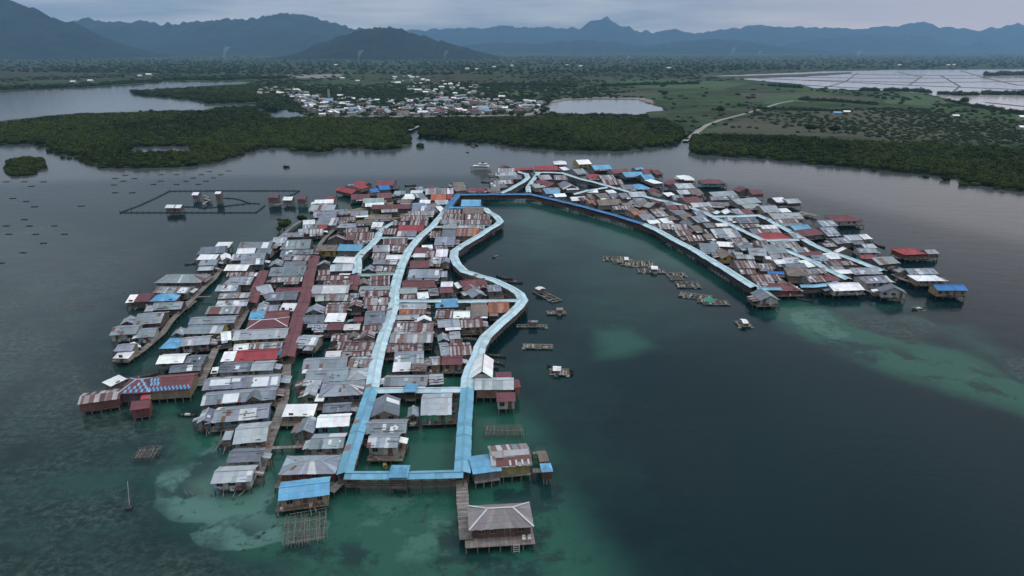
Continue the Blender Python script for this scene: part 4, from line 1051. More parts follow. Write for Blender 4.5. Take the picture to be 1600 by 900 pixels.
walkway([(826,300),(825,292),(829,286),(836,277),(841,270)], 2.7, C_PALE, "pale walkway up the right side of the inlet", G_W, zt=3.3, seed=13)
walkway([(836,269),(857,269),(880,270),(895,275),(910,280),(925,283),(950,290),(975,297),(1000,304),(1025,311),(1050,316)], 2.9, C_PALE, "long pale walkway from the red roof across the right wing", G_W, seed=14)
walkway([(1050,316),(1075,322),(1100,331),(1115,338),(1150,337.5),(1185,336),(1200,342),(1215,350),(1242,365),(1270,381),(1297,393),(1320,400),(1345,409),(1381,423)], 3.0, C_PALE, "pale walkway zigzagging down the outer side of the right wing", G_W, seed=15)
walkway([(1117,340),(1135,347),(1152,355),(1190,373),(1220,387),(1245,397),(1270,407),(1295,421),(1312,429),(1326,436)], 2.9, C_PALE, "straight pale walkway down the middle of the right wing", G_W, zt=3.3, seed=16)
walkway([(948,292.5),(935,294.5),(915,298),(895,303)], 2.3, C_PALE, "short pale side walkway behind the lagoon head", G_W, zt=3.25, seed=17)
walkway([(618,345),(604,353),(592,362)], 2.2, C_PALE, "short narrow pale walkway above the junction left of centre", G_W, seed=18)
walkway([(592,363),(590,371),(578,384),(566,394),(558,403),(559,415),(557,427)], 3.0, C_PALE, "pale walkway curving down left of the central walkway", G_W, seed=19)
walkway([(594,371),(615,371.5),(652,372)], 2.0, C_PALE, "thin pale cross walkway joining the central walkway from the left", G_W, zt=3.3, seed=20)
walkway([(559,429),(585,429),(600,428),(618,427)], 2.2, (.30, .45, .44), "thin greenish cross walkway above the dense rusty roofs", G_W, zt=3.3, seed=21)
walkway([(619,469.5),(650,469.5),(690,469.5)], 1.8, C_PALE, "thin pale cross walkway left of the blue shed roof", G_W, zt=3.3, seed=22)
walkway([(716,470),(760,469.5),(808,469)], 2.2, C_PALE, "pale cross walkway between the blue roof and the wavy walkway", G_W, zt=3.3, seed=23)
walkway([(676,354),(700,354),(725,354)], 1.9, C_PALE, "thin pale cross walkway right of the central walkway top", G_W, zt=3.3, seed=24)
walkway([(1194,375),(1215,374.5),(1248,374)], 1.9, C_PALE, "thin pale cross walkway in front of the bright red roof", G_W, zt=3.2, seed=25)
walkway([(698,324),(730,324),(757,324)], 2.6, (.10, .32, .58), "blue walkway linking the centre to the wavy walkway's far end", G_W, seed=26)
walkway([(492,400),(488,412),(484,425),(480,450),(474,473),(467,488),(461,512),(455,535),(448,557)], 3.5, C_MAR, "long maroon walkway down the left half of the village", G_W, seed=27)
walkway([(412,423),(408,432),(403,444),(398,458),(392,473)], 3.3, C_MAR, "short maroon walkway west of the long maroon one", G_W, seed=28)
walkway([(556,430),(553,440),(550,453)], 3.2, C_MAR, "shortest maroon walkway below the pale curving one", G_W, seed=29)

def kiosk(x, y, wd, label, dz=.35):
    c = P(x, y, 3.5); root = empty("walkway_kiosk", (c.x, c.y, 0)); mb = MB(); X = wd / 2; Y = 1.9; z = 3.5 + dz
    rnd = random.Random(int(x))
    slope(mb, (-X, -Y, z), (X, -Y, z), (X - .6, 0, z + .55), (-X + .6, 0, z + .55), 'b', rnd); slope(mb, (X, Y, z), (-X, Y, z), (-X + .6, 0, z + .55), (X - .6, 0, z + .55), 'b', rnd)
    slope(mb, (-X, Y, z), (-X, -Y, z), (-X + .6, 0, z + .55), (-X + .6, 0, z + .55), 'b', rnd); slope(mb, (X, -Y, z), (X, Y, z), (X - .6, 0, z + .55), (X - .6, 0, z + .55), 'b', rnd)
    pb = MB()
    for sx in (-1, 1):
        for sy in (-1, 1): pb.bar((sx * (X - .3), sy * (Y - .3), -.9), (sx * (X - .3), sy * (Y - .3), z), .15, .15, (.12, .10, .085))
    mb2 = mb.build("roof", M_ROOF, root); 
    for i, k in enumerate(range(1)): pb.build("frame", M_WOOD, root)
    db = MB(); db.box(-X + .2, X - .2, -Y + .2, Y - .2, 1.42, 1.55, (.17, .145, .12)); db.build("deck", M_WOOD, root)
    tag(root, label, "kiosk", "roofed kiosks on the walkways")
kiosk(624, 739, 3.4, "small blue hipped kiosk midway along the front walkway")
kiosk(642, 608, 2.8, "small pale hipped kiosk on the loop's back walkway")

def plank_path(pts, width, label, z=1.35, group="open plank paths between the houses", rail=False, cat="plank path", seed=0):
    rnd = random.Random(seed * 5 + len(pts))
    w_ = smooth_line([P(x, y, z) for x, y in pts], 1.0)
    o0 = w_[0].copy(); o0.z = 0; root = empty("plank_path", o0); tag(root, label, cat, group)
    Lf, Rt = sides(w_, width / 2); rel = lambda v, zz: (v.x - o0.x, v.y - o0.y, zz)
    db, pb, bb = MB(), MB(), MB()
    for i in range(len(w_) - 1):
        for h in (0, .5):
            q = clip_quad(rel(Lf[i], z), rel(Lf[i + 1], z), rel(Rt[i + 1], z), rel(Rt[i], z), h + .01, h + .47, -rnd.uniform(0, .05), 1 + rnd.uniform(0, .05))
            db.slab([(v[0], v[1], v[2] + rnd.uniform(-.01, .02)) for v in q[::-1]], .05, vary(rnd.choice([(.24, .215, .19), (.20, .18, .165), (.28, .26, .24)]), .15, rnd))
        if i % 3 == 0:
            for E in (Lf, Rt): pb.bar(rel(E[i], -.9), rel(E[i], z - .05 + (.9 if rail else 0)), .14, .14, vary((.11, .095, .08), .2, rnd))
        for E in (Lf, Rt):
            bb.bar(rel(E[i], z - .12), rel(E[i + 1], z - .12), .1, .12, (.12, .10, .085))
            if rail: bb.bar(rel(E[i], z + .85), rel(E[i + 1], z + .85), .06, .06, (.3, .28, .26))
    o = db.build("planks", M_WOOD, root); o["kind"] = "stuff"
    bb.build("beams", M_WOOD, root); o = pb.build("posts", M_WOOD, root); o["kind"] = "stuff"
plank_path([(448,562),(448,575),(447,592),(445,612),(444,622),(440,636),(436,649),(429,667),(421,686),(415,705),(408,727),(402,742)], 2.0, "long plank path running on from the maroon walkway to the open water", seed=1)
plank_path([(390,474),(380,495),(368,515),(352,530),(340,538),(330,560),(325,573),(318,588),(310,603)], 1.7, "plank path winding down to the red and blue roofed building", seed=2)
plank_path([(345,420),(335,435),(322,446),(310,458),(298,470),(285,484),(272,496),(265,504),(257,516),(252,522),(240,532),(225,545),(214,553),(207,558)], 1.6, "leftmost plank path behind the far left cluster", seed=3)
plank_path([(535,350),(520,360),(508,371),(500,381),(495,392),(493,398)], 1.6, "plank path above the long maroon walkway", seed=4)
plank_path([(470,345),(458,353),(448,361),(436,371),(425,378),(416,386),(408,395),(404,410)], 1.5, "far plank path beside the small green trees", seed=5)
plank_path([(721,750),(722,765),(723,785),(725,805),(727,825),(728,843)], 2.0, "straight plank pier from the walkway loop to the grey pavilion", rail=False, seed=6, z=1.5)
plank_path([(516,768),(530,755),(545,748)], 1.6, "short sloping plank path between the blue-roofed house and the loop", seed=7)
plank_path([(418,700),(440,699),(462,698),(482,697)], .9, "narrow footbridge right of the long plank path", seed=8)
plank_path([(282,466),(300,464),(330,463)], .8, "thin footbridge over open water in the left part", seed=9)
plank_path([(1395,428),(1410,436),(1430,442),(1450,443)], 1.6, "grey plank path leading out to the blue-roofed end house", seed=10)
plank_path([(1352,452),(1362,456),(1372,459)], 1.4, "short plank path right of the white-roofed hall", seed=11)
plank_path([(700,352),(712,352),(722,352)], .8, "thin plank strip right of the central walkway top", seed=12)

# ------------------------------------------------------------------ special buildings
def box_house(name, base, rz, W, D, ze, fz, code, kind, wc, label, cat="house", pitch=.4, trim=None, group=None, deck=(0, 0, 0, 0), seed=1, wall=True, roofname="roof", inset=.5):
    """a single building given in metres"""
    rnd = random.Random(seed); root = empty(name, (base.x, base.y, 0), rz); X, Y = W / 2, D / 2; mb = MB()
    z1 = ze + (min(X, Y) if kind == 'H' else Y) * pitch
    if kind == 'H': k = min(Y, X * .85)
    else: k = 0
    r0, r1 = (-X + k, 0, z1), (X - k, 0, z1)
    FL, FR, BR, BL = (-X, -Y, ze), (X, -Y, ze), (X, Y, ze), (-X, Y, ze)
    slope(mb, FL, FR, r1, r0, code, rnd); slope(mb, BR, BL, r0, r1, code, rnd)
    if kind == 'H': slope(mb, BL, FL, r0, r0, code, rnd); slope(mb, FR, BR, r1, r1, code, rnd)
    roof = mb.build(roofname, M_ROOF, root)
    if trim:
        tb = MB(); U = Vector((0, 0, .1))
        for a, b in ((r0, r1), (FL, r0), (BL, r0), (FR, r1), (BR, r1)):
            if kind == 'H' or a == r0: tb.bar(Vector(a) + U, Vector(b) + U, .3, .06, trim)
        tb.build("ridge_cap", M_ROOF, roof)
    if wall:
        wb = MB(); x_, y_ = X - inset, Y - inset
        n = max(3, int(W / .9))
        for i in range(n):
            a, b = -x_ + 2 * x_ * i / n, -x_ + 2 * x_ * (i + 1) / n - .015
            for yy in (-y_, y_): wb.box(a, b, yy - .05 - rnd.uniform(0, .02), yy + .05, fz, ze + inset * pitch - .1, vary(wc, .15, rnd))
        n = max(2, int(D / .9))
        for i in range(n):
            a, b = -y_ + 2 * y_ * i / n, -y_ + 2 * y_ * (i + 1) / n - .015
            for xx in (-x_, x_):
                zz = ze + (Y - abs((a + b) / 2)) * pitch - .15 if kind != 'H' else ze + inset * pitch - .1
                wb.box(xx - .045, xx + .045, a, b, fz, zz, vary(wc, .15, rnd))
        wb.build("wall", M_WALL, root)
    db = MB(); dl, dr, df, dk = deck
    n = max(4, int((W + dl + dr) / .7))
    for i in range(n):
        a = -X + .3 - dl + (W - .6 + dl + dr) * i / n; b = -X + .3 - dl + (W - .6 + dl + dr) * (i + 1) / n - .03
        db.box(a, b, -Y + .3 - df, Y - .3 + dk, fz - .14, fz - .02, vary((.24, .21, .19), .15, rnd))
    db.build("deck", M_WOOD, root)
    sb = MB(); nx = max(2, int((W + dl + dr) / 1.7)); ny = max(2, int((D + df + dk) / 2.2))
    for i in range(nx + 1):
        for j in range(ny + 1):
            xx = -X + .45 - dl + (W - .9 + dl + dr) * i / nx; yy = -Y + .45 - df + (D - .9 + df + dk) * j / ny
            sb.bar((xx + rnd.uniform(-.06, .06), yy, -1), (xx, yy, fz - .14), .18, .18, vary((.20, .18, .16), .2, rnd))
    o = sb.build("stilts", M_WOOD, root); o["kind"] = "stuff"
    tag(root, label, cat, group)
    return root
def place(x0, y0, x1, y1, z):
    a, b = P(x0, y0, z), P(x1, y1, z); ax = (b - a); W = ax.length; ax.normalize(); return (a + b) / 2, W, math.atan2(ax.y, ax.x), Vector((-ax.y, ax.x, 0))
def front_openings(root, xs, y, z, door=None):
    for x in xs:
        if x == door:
            o = link("door", DOOR_ME, root, None, (x, y, z)); link("handle", HANDLE_ME, o, None, (.3, -.04, .9))
        else:
            f, p = window_meshes(1.0, .9); o = link("window", f, root, None, (x, y, z + 1.15)); link("pane", p, o)
# pavilion at the end of the pier
m_, W_, rz_, bk = place(733, 829, 834, 823, 3.25)
pv = box_house("pavilion", m_ + bk * 3.1, rz_, W_, 6.2, 3.25, 1.3, 'c', 'H', (.12, .07, .055), "grey-brown hipped pavilion with white ridges at the pier end", "pavilion", .5, (.56, .56, .56), deck=(1.0, .4, 1.9, 0), seed=3)
front_openings(pv, [-3.2, -1.2, 1.0, 3.2], -2.66, 1.5, 1.0)
lb = MB()
for s_ in (-.45, .45): lb.bar((2.2 + s_, -4.95, -.5), (2.2 + s_, -4.85, 1.5), .1, .1, (.55, .54, .5))
for k in range(5): lb.bar((1.75, -4.92, -.2 + k * .4), (2.65, -4.92, -.2 + k * .4), .08, .08, (.55, .54, .5))
lb.build("ladder", M_WOOD, pv)
cb = MB()
for sx in (0, .9):
    cb.box(3.2 + sx, 3.7 + sx, -4.3, -3.8, 1.86, 1.92, (.6, .6, .58)); cb.box(3.2 + sx, 3.7 + sx, -3.84, -3.78, 1.92, 2.35, (.6, .6, .58))
    for a in (3.22, 3.66):
        for b in (-4.28, -3.82): cb.box(a + sx, a + sx + .04, b, b + .04, 1.5, 1.86, (.5, .5, .48))
o = cb.build("chairs", M_WOOD, pv); o["kind"] = "stuff"
# house right of the loop: blue lean-to, rust-patched main roof, yellow jetties
m_, W_, rz_, bk = place(741, 741, 782, 735.5, 3.1)
h1 = box_house("stilt_house", m_ + bk * 2.9, rz_, W_ + .5, 5.8, 3.1, 1.4, 'b', 'L', (.22, .22, .22), "sky-blue roofed left half of the wide house right of the loop", "house", .22, seed=5, deck=(0, 0, .6, 0))
m_, W_, rz_, bk = place(768, 731, 832, 726, 3.3)
h2 = box_house("stilt_house", m_ + bk * 3.6, rz_, W_ , 7.4, 3.3, 1.4, 'y', 'L', (.30, .27, .12), "grey roofed wide house with a large maroon rust patch right of the loop", "house", .30, seed=6, deck=(0, 0, .5, 0))
q = MB(); Xh = W_ / 2
for u0, u1, v0, v1, cc in ((.12, .62, .04, .55, (.14, .06, .055)), (.05, .30, .40, .95, (.36, .34, .33)), (.62, .97, .25, .62, (.15, .07, .06)), (.35, .97, .62, .98, (.40, .40, .42)), (-.0, .12, .1, .7, (.42, .41, .41))):
    pp = clip_quad((-Xh, -3.7, 3.3), (Xh, -3.7, 3.3), (Xh, 0, 4.41), (-Xh, 0, 4.41), u0, u1, v0, v1)
    b_ = MB(); b_.slab([(v[0], v[1], v[2] + .12) for v in pp], .04, cc); b_.build("roof_panel", M_ROOF, h2)
for i in range(4):
    pp = clip_quad((-Xh, -3.7, 3.3), (Xh, -3.7, 3.3), (Xh, 0, 4.41), (-Xh, 0, 4.41), .44 + i * .15, .49 + i * .15, .03, .34)
    b_ = MB(); b_.slab([(v[0], v[1], v[2] + .16) for v in pp], .04, (.5, .52, .54)); b_.build("skylight_panel", M_ROOF, h2)
m_, W_, rz_, bk = place(843, 721.5, 858, 720, 2.8)
box_house("hut", m_ + bk * 1.7, rz_, W_, 3.6, 2.8, 1.3, 't', 'L', (.22, .19, .10), "tan thatched hut at the end of the yellow jetties", "hut", .25, seed=7, inset=.25)
m_, W_, rz_, bk = place(848, 738, 863, 737, 2.9)
box_house("hut", m_ + bk * 1.4, rz_, W_ + .3, 2.8, 2.9, 1.3, 'b', 'H', (.12, .07, .05), "tiny blue-roofed hut at the corner of the yellow jetties", "hut", .35, seed=8, inset=.25)
plank_path([(832,708),(842,708),(850,709)], .9, "upper yellow jetty behind the tan hut", seed=13, z=1.35)
plank_path([(832,735),(842,735),(848,735)], 1.3, "lower yellow jetty leading to the tiny blue hut", seed=14, z=1.35)
# white hall with grey wing, red roofed annexes
m_, W_, rz_, bk = place(741, 609, 803, 609, 3.5)
hl = box_house("stilt_house", m_ + bk * 3.0, rz_, W_, 6.0, 3.5, 1.4, 'l', 'L', (.28, .17, .13), "long pale grey roofed hall beside the bend of the wavy walkway", "house", .3, seed=11, trim=(.5,.52,.54))
m_, W_, rz_, bk = place(739, 588, 768, 588, 3.9)
xh = MB(); root = empty("gabled_hall", ((m_ + bk * 4).x, (m_ + bk * 4).y, 0), rz_); Xh = W_ / 2 + .2; rr = random.Random(4)
slope(xh, (-Xh, 5.4, 3.7), (-Xh, -4.4, 3.7), (0, -4.4, 5.3), (0, 5.4, 5.3), 'w', rr); slope(xh, (Xh, -4.4, 3.7), (Xh, 5.4, 3.7), (0, 5.4, 5.3), (0, -4.4, 5.3), 'w', rr); xh.build("roof", M_ROOF, root)
tb = MB(); tb.bar((0, -4.5, 5.42), (0, 5.5, 5.42), .25, .06, (.2, .2, .22)); tb.build("ridge_cap", M_ROOF, root)
wb = MB()
for a in range(6):
    x0_ = -Xh + .4 + (2 * Xh - .8) * a / 6; x1_ = -Xh + .4 + (2 * Xh - .8) * (a + 1) / 6 - .01
    for yy in (-4.0, 5.0): wb.box(x0_, x1_, yy - .05, yy + .05, 1.4, 3.7 + (Xh - abs((x0_ + x1_) / 2)) * .4, vary((.45, .43, .40), .1, rr))
for a in range(9):
    y0_ = -4.0 + a; 
    for xx in (-Xh + .4, Xh - .4): wb.box(xx - .05, xx + .05, y0_ + .05, y0_ + .99, 1.4, 3.8, vary((.45, .43, .40), .1, rr))
wb.build("wall", M_WALL, root); db = MB(); db.box(-Xh + .2, Xh - .2, -4.2, 5.2, 1.25, 1.38, (.2, .18, .16)); db.build("deck", M_WOOD, root)
sb = MB()
for a in range(4):
    for b in range(5): sb.bar((-Xh + .5 + a * (2 * Xh - 1) / 3, -3.9 + b * 2.2, -1), (-Xh + .5 + a * (2 * Xh - 1) / 3, -3.9 + b * 2.2, 1.3), .18, .18, (.14, .12, .10))
o = sb.build("stilts", M_WOOD, root); o["kind"] = "stuff"; tag(root, "white gabled hall touching the bend of the wavy walkway", "hall")
for x0, y0, x1, y1, D_, kk, lab, wcc in ((775,592,800,591,3.4,'L',"maroon-roofed annex behind the pale grey hall",(.3,.14,.12)), (776,628,806,627,4.2,'L',"maroon-roofed house with white walls in front of the pale grey hall",(.45,.43,.42)), (803,606,814,605,4.0,'L',"narrow maroon roof at the right end of the pale grey hall",(.3,.14,.12))):
    m_, W_, rz_, bk = place(x0, y0, x1, y1, 3.2)
    hh = box_house("stilt_house", m_ + bk * D_ / 2, rz_, W_, D_, 3.2, 1.3, 'm', kk, wcc, lab, "house", .35, seed=x0, inset=.3)
    if D_ == 4.2: front_openings(hh, [-.9, .8], -1.86, 1.3, .8)
# big maroon building with blue and white chequered sheets
m_, W_, rz_, bk = place(229, 613, 298, 608, 3.3)
cb_ = box_house("community_hall", m_ + bk * 4.2, rz_, W_, 8.4, 3.3, 1.3, 'm', 'L', (.28, .24, .16), "maroon-roofed hall with blue chequered sheets along its eaves", "hall", .33, seed=21, trim=(.3, .1, .1))
def checks(root, X, Y, z0, z1, cols, us, seed):
    rnd = random.Random(seed)
    for (u0, u1, v0, v1, cc) in cols:
        pp = clip_quad((-X, -Y, z0), (X, -Y, z0), (X, 0, z1), (-X, 0, z1), u0, u1, v0, v1); b_ = MB(); b_.slab([(v[0], v[1], v[2] + .12) for v in pp], .04, vary(cc, .08, rnd)); b_.build("roof_panel", M_ROOF, root)
LB, DB, WB = (.16, .42, .68), (.04, .09, .30), (.45, .60, .70)
cols = []
for i in range(22):
    u = .01 + i * .044
    cols.append((u, u + .036, .03, .17, LB if i % 2 else DB)); 
    if i % 2 == 0: cols.append((u + .01, u + .042, .175, .31, LB))
for i in range(3): cols.append((.03 + i * .075, .075 + i * .075, .42, .66, LB)); cols.append((.0 + i * .075, .04 + i * .075, .70, .95, LB))
checks(cb_, W_ / 2, 4.2, 3.3, 3.3 + 4.2 * .33, cols, None, 5)
m_, W_, rz_, bk = place(186, 616, 230, 613.5, 3.3)
cb2 = box_house("community_hall", m_ + bk * 3.9, rz_, W_ + 1, 7.8, 3.3, 1.3, 'm', 'H', (.13, .08, .10), "hipped hall roof covered in blue and white chequers", "hall", .42, seed=22, trim=(.35, .55, .68))
cols = []
for i in range(9):
    for j in range(4):
        u = .20 + i * .085 - .0 * j
        if (i + j) % 2 == 0 and .08 + j * .16 < u < .98 - j * .10: cols.append((u, u + .068, .04 + j * .22, .24 + j * .22, LB if j != 2 else (.22, .50, .72)))
checks(cb2, W_ / 2 + .5, 3.9, 3.3, 3.3 + 3.9 * .42, cols, None, 6)
m_, W_, rz_, bk = place(121, 632, 187, 623, 3.0)
box_house("long_shed", m_ + bk * 2.6, rz_, W_, 5.4, 3.0, 1.1, 'r', 'L', (.17, .08, .07), "low rust-striped shed at the seaward end of the chequered hall", "shed", .22, seed=23, inset=.3)
m_, W_, rz_, bk = place(203, 641, 234, 637, 2.9)
box_house("hut", m_ + bk * 2.0, rz_, W_, 4.2, 2.9, .9, 'm', 'L', (.18, .07, .07), "small maroon hut on thick posts in front of the chequered hall", "hut", .45, seed=24, inset=.3)
m_, W_, rz_, bk = place(219, 624, 234, 622, 3.6)
box_house("hut", m_ + bk * 1.0, rz_, W_, 2.0, 3.5, 1.2, 'R', 'L', (.45, .42, .40), "tiny red-roofed porch with a white wall before the chequered hall", "porch", .3, seed=25, inset=.2)
# ------------------------------------------------------------------ vegetation
def foliage_mat(name, c1, c2):
    m, t, b = new_mat(name, 0.9, 0.12)
    l = t.links.new
    at = nd(t, "ShaderNodeAttribute", attribute_name="tint"); oi = nd(t, "ShaderNodeObjectInfo")
    mx = nd(t, "ShaderNodeMix", data_type='RGBA'); l(oi.outputs['Random'], mx.inputs[0]); mx.inputs[6].default_value = (*c1, 1); mx.inputs[7].default_value = (*c2, 1)
    m2 = nd(t, "ShaderNodeMix", data_type='RGBA'); m2.blend_type = 'MULTIPLY'; m2.inputs[0].default_value = 1.0
    l(mx.outputs[2], m2.inputs[6]); l(at.outputs['Color'], m2.inputs[7]); l(m2.outputs[2], b.inputs['Base Color'])
    return m
M_MANG = foliage_mat("mangrove_leaves", (0.014, 0.027, 0.004), (0.038, 0.056, 0.008))
M_SCRUB = foliage_mat("scrub_leaves", (0.022, 0.040, 0.015), (0.046, 0.074, 0.025))
def crown_mesh(name, mat, seed, n=95, flat=.85, leaf=.30):
    rnd = random.Random(seed); mb = MB()
    lobes = [(Vector((rnd.uniform(-.45, .45), rnd.uniform(-.45, .45), rnd.uniform(.15, .5) * flat)), rnd.uniform(.45, .75)) for _ in range(4)] + [(Vector((0, 0, .25)), .8)]
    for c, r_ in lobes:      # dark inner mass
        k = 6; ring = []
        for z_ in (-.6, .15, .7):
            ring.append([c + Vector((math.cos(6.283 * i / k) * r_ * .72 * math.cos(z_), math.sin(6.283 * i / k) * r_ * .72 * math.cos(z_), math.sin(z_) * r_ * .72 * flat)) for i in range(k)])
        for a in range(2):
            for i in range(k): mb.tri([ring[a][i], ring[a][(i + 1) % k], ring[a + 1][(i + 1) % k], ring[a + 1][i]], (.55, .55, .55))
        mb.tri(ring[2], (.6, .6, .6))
    for _ in range(n):
        c, r_ = rnd.choice(lobes); th = rnd.uniform(0, 6.283); ph = math.asin(rnd.uniform(-.5, 1))
        d = Vector((math.cos(th) * math.cos(ph), math.sin(th) * math.cos(ph), math.sin(ph) * flat)); p = c + d * r_ * rnd.uniform(.7, 1.08)
        u = Vector((rnd.gauss(0, 1), rnd.gauss(0, 1), rnd.gauss(0, .5))); u.normalize(); v = d.cross(u)
        if v.length < .1: continue
        v.normalize(); s = leaf * rnd.uniform(.5, 1.1); g = rnd.uniform(.7, 1.35); cc = (g, g * rnd.uniform(.92, 1.05), g * rnd.uniform(.8, 1.1))
        u = (v.cross(d) + Vector((0, 0, rnd.uniform(-.3, .3)))).normalized()
        mb.tri([p - u * s * .5 - v * s * .35, p + u * s * .1 - v * s * .5, p + u * s * .55, p + v * s * .5], cc)
    return mb.mesh(name, mat)
def scatter(name, pts, meshes, label, mat=None):
    """canopy nobody could count: crowns set on points by geometry nodes"""
    me = bpy.data.meshes.new(name)
    me.from_pydata([p[0] for p in pts], [], [])
    for nm, k, tp in (("scl", 1, 'FLOAT'), ("rot", 2, 'FLOAT'), ("idx", 3, 'INT'), ("hgt", 4, 'FLOAT')):
        a = me.attributes.new(nm, tp, 'POINT'); a.data.foreach_set("value", [p[k] for p in pts])
    o = link(name, me)
    srcs = []
    for i, m in enumerate(meshes):
        s = bpy.data.objects.new(name + "_crown", m); srcs.append(s)
    g = bpy.data.node_groups.new(name, 'GeometryNodeTree')
    g.interface.new_socket("Geometry", in_out='INPUT', socket_type='NodeSocketGeometry'); g.interface.new_socket("Geometry", in_out='OUTPUT', socket_type='NodeSocketGeometry')
    gi = g.nodes.new("NodeGroupInput"); go = g.nodes.new("NodeGroupOutput"); ip = g.nodes.new("GeometryNodeInstanceOnPoints")
    gg = g.nodes.new("GeometryNodeGeometryToInstance")
    for s in reversed(srcs):
        oi = g.nodes.new("GeometryNodeObjectInfo"); oi.inputs[0].default_value = s; oi.inputs['As Instance'].default_value = True
        g.links.new(oi.outputs['Geometry'], gg.inputs[0])
    g.links.new(gi.outputs[0], ip.inputs['Points']); g.links.new(gg.outputs[0], ip.inputs['Instance']); ip.inputs['Pick Instance'].default_value = True
    def na(nm, tp):
        n = g.nodes.new("GeometryNodeInputNamedAttribute"); n.data_type = tp; n.inputs[0].default_value = nm; return n.outputs[0]
    g.links.new(na("idx", 'INT'), ip.inputs['Instance Index'])
    cx = g.nodes.new("ShaderNodeCombineXYZ"); s_ = na("scl", 'FLOAT'); g.links.new(s_, cx.inputs[0]); g.links.new(s_, cx.inputs[1]); g.links.new(na("hgt", 'FLOAT'), cx.inputs[2])
    g.links.new(cx.outputs[0], ip.inputs['Scale'])
    cr_ = g.nodes.new("ShaderNodeCombineXYZ"); g.links.new(na("rot", 'FLOAT'), cr_.inputs[2])
    er = g.nodes.new("FunctionNodeEulerToRotation"); g.links.new(cr_.outputs[0], er.inputs[0]); g.links.new(er.outputs[0], ip.inputs['Rotation'])
    g.links.new(ip.outputs[0], go.inputs[0])
    md = o.modifiers.new("canopy", 'NODES'); md.node_group = g
    tag(o, label, None, None, 'stuff')
    return o
M_MANG2 = foliage_mat("mangrove_leaves_pale", (0.024, 0.041, 0.006), (0.056, 0.078, 0.013))
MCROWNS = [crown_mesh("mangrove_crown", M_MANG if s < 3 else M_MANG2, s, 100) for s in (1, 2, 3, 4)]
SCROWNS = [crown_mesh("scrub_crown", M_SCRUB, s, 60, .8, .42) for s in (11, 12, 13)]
holes_w = [[tuple(q[:2]) for q in wpoly(p)] for p in (BAY, TOWNW, POOL, LAGOON, PONDS)]
outer_w = [tuple(q[:2]) for q in wpoly(OUTER)]
def sample_region(poly_px, k_step, seed, dens=None, rscale=1.0, z=0.8, hscale=1.0, inset=0.0, water_ok=False):
    rnd = random.Random(seed); pw = [tuple(q[:2]) for q in wpoly(poly_px)]
    ds = [math.hypot(*q) for q in pw]; ymin, ymax = min(q[1] for q in pw), max(q[1] for q in pw)
    xs, ys, rr = [], [], []
    y = ymin
    while y < ymax:
        sy = max(k_step * y, .85 * y * y / 81000); sx = k_step * y * .95
        x0, x1 = max(min(q[0] for q in pw), -1.05 * y), min(max(q[0] for q in pw), 1.05 * y); x = x0
        while x < x1:
            xs.append(x + rnd.uniform(-.6, .6) * sx); ys.append(y + rnd.uniform(-.6, .6) * sy); rr.append(y); x += sx
        y += sy
    xs, ys, rr = np.array(xs), np.array(ys), np.array(rr)
    ok = in_poly(xs, ys, pw)
    if not water_ok:
        ok &= in_poly(xs, ys, outer_w)
        for h in holes_w: ok &= ~in_poly(xs, ys, h)
    out_ = []
    for x, y, r_ in zip(xs[ok], ys[ok], rr[ok]):
        dd = dens(x, y) if dens else 1.0
        if rnd.random() > dd: continue
        rad_ = min(9.0, r_ * k_step * .86 * rscale * rnd.uniform(.7, 1.3)); h = min(rad_ * rnd.uniform(.75, 1.15), 5.5) * hscale
        g = noise.noise(Vector((x * .012, y * .012, 3))) 
        h *= 1 + .5 * g
        out_.append(((float(x), float(y), z), float(rad_), rnd.uniform(0, 6.28), (2 if noise.fractal(Vector((x * .008, y * .004, 9)), 1, 2, 3) + rnd.uniform(-.35, .35) > .05 else 0) + rnd.randrange(2), float(h)))
    return out_
M1 = [(-900,215),(0,196),(60,189.5),(120,184),(200,181),(250,180),(330,179),(336,174),(372,171),(400,174),(412,184),(430,190),(480,189),(560,187),(640,187),(668,188),(668,188),(655,196),(634,206),(637,213),(640,222),(630,231),(600,235),(570,232),(545,231),(520,232),(500,237),(480,236),(470,236),(440,230),(400,232),(370,244),(352,249),(330,256),(290,260),(250,262),(210,263),(165,262),(140,252),(130,243),(110,242),(84,238),(75,228),(40,224),(0,226),(-900,252)]
M2 = [(672,188),(760,187),(840,186.5),(920,187),(1000,188),(1045,192),(1062,205),(1066,214),(1058,219),(1052,226),(1030,228),(1000,232),(960,236),(900,235),(850,233),(800,229),(760,221),(730,222),(700,217),(672,215),(659,212),(660,200)]
M3 = [(1082,217),(1110,216),(1160,216),(1220,217),(1300,222),(1400,228),(1500,232),(1600,238),(1800,250),(2200,290),(2600,380),(1900,335),(1600,300),(1570,297),(1540,290),(1505,285),(1500,276),(1450,272),(1400,268),(1350,262),(1300,258),(1250,253),(1200,248),(1150,245),(1110,243),(1087,240),(1082,230)]
SPIT = [(205,144),(225,143.5),(300,140.5),(330,138),(400,134),(470,130),(470,140),(405,160),(340,162),(315,160),(300,156),(250,151),(230,151),(215,147)]
mang = sample_region(M1, .0075, 1, lambda x, y: 1.0) + sample_region(M2, .0075, 2) + sample_region(M3, .0085, 3) + sample_region(SPIT, .0085, 4, None, 1.0)
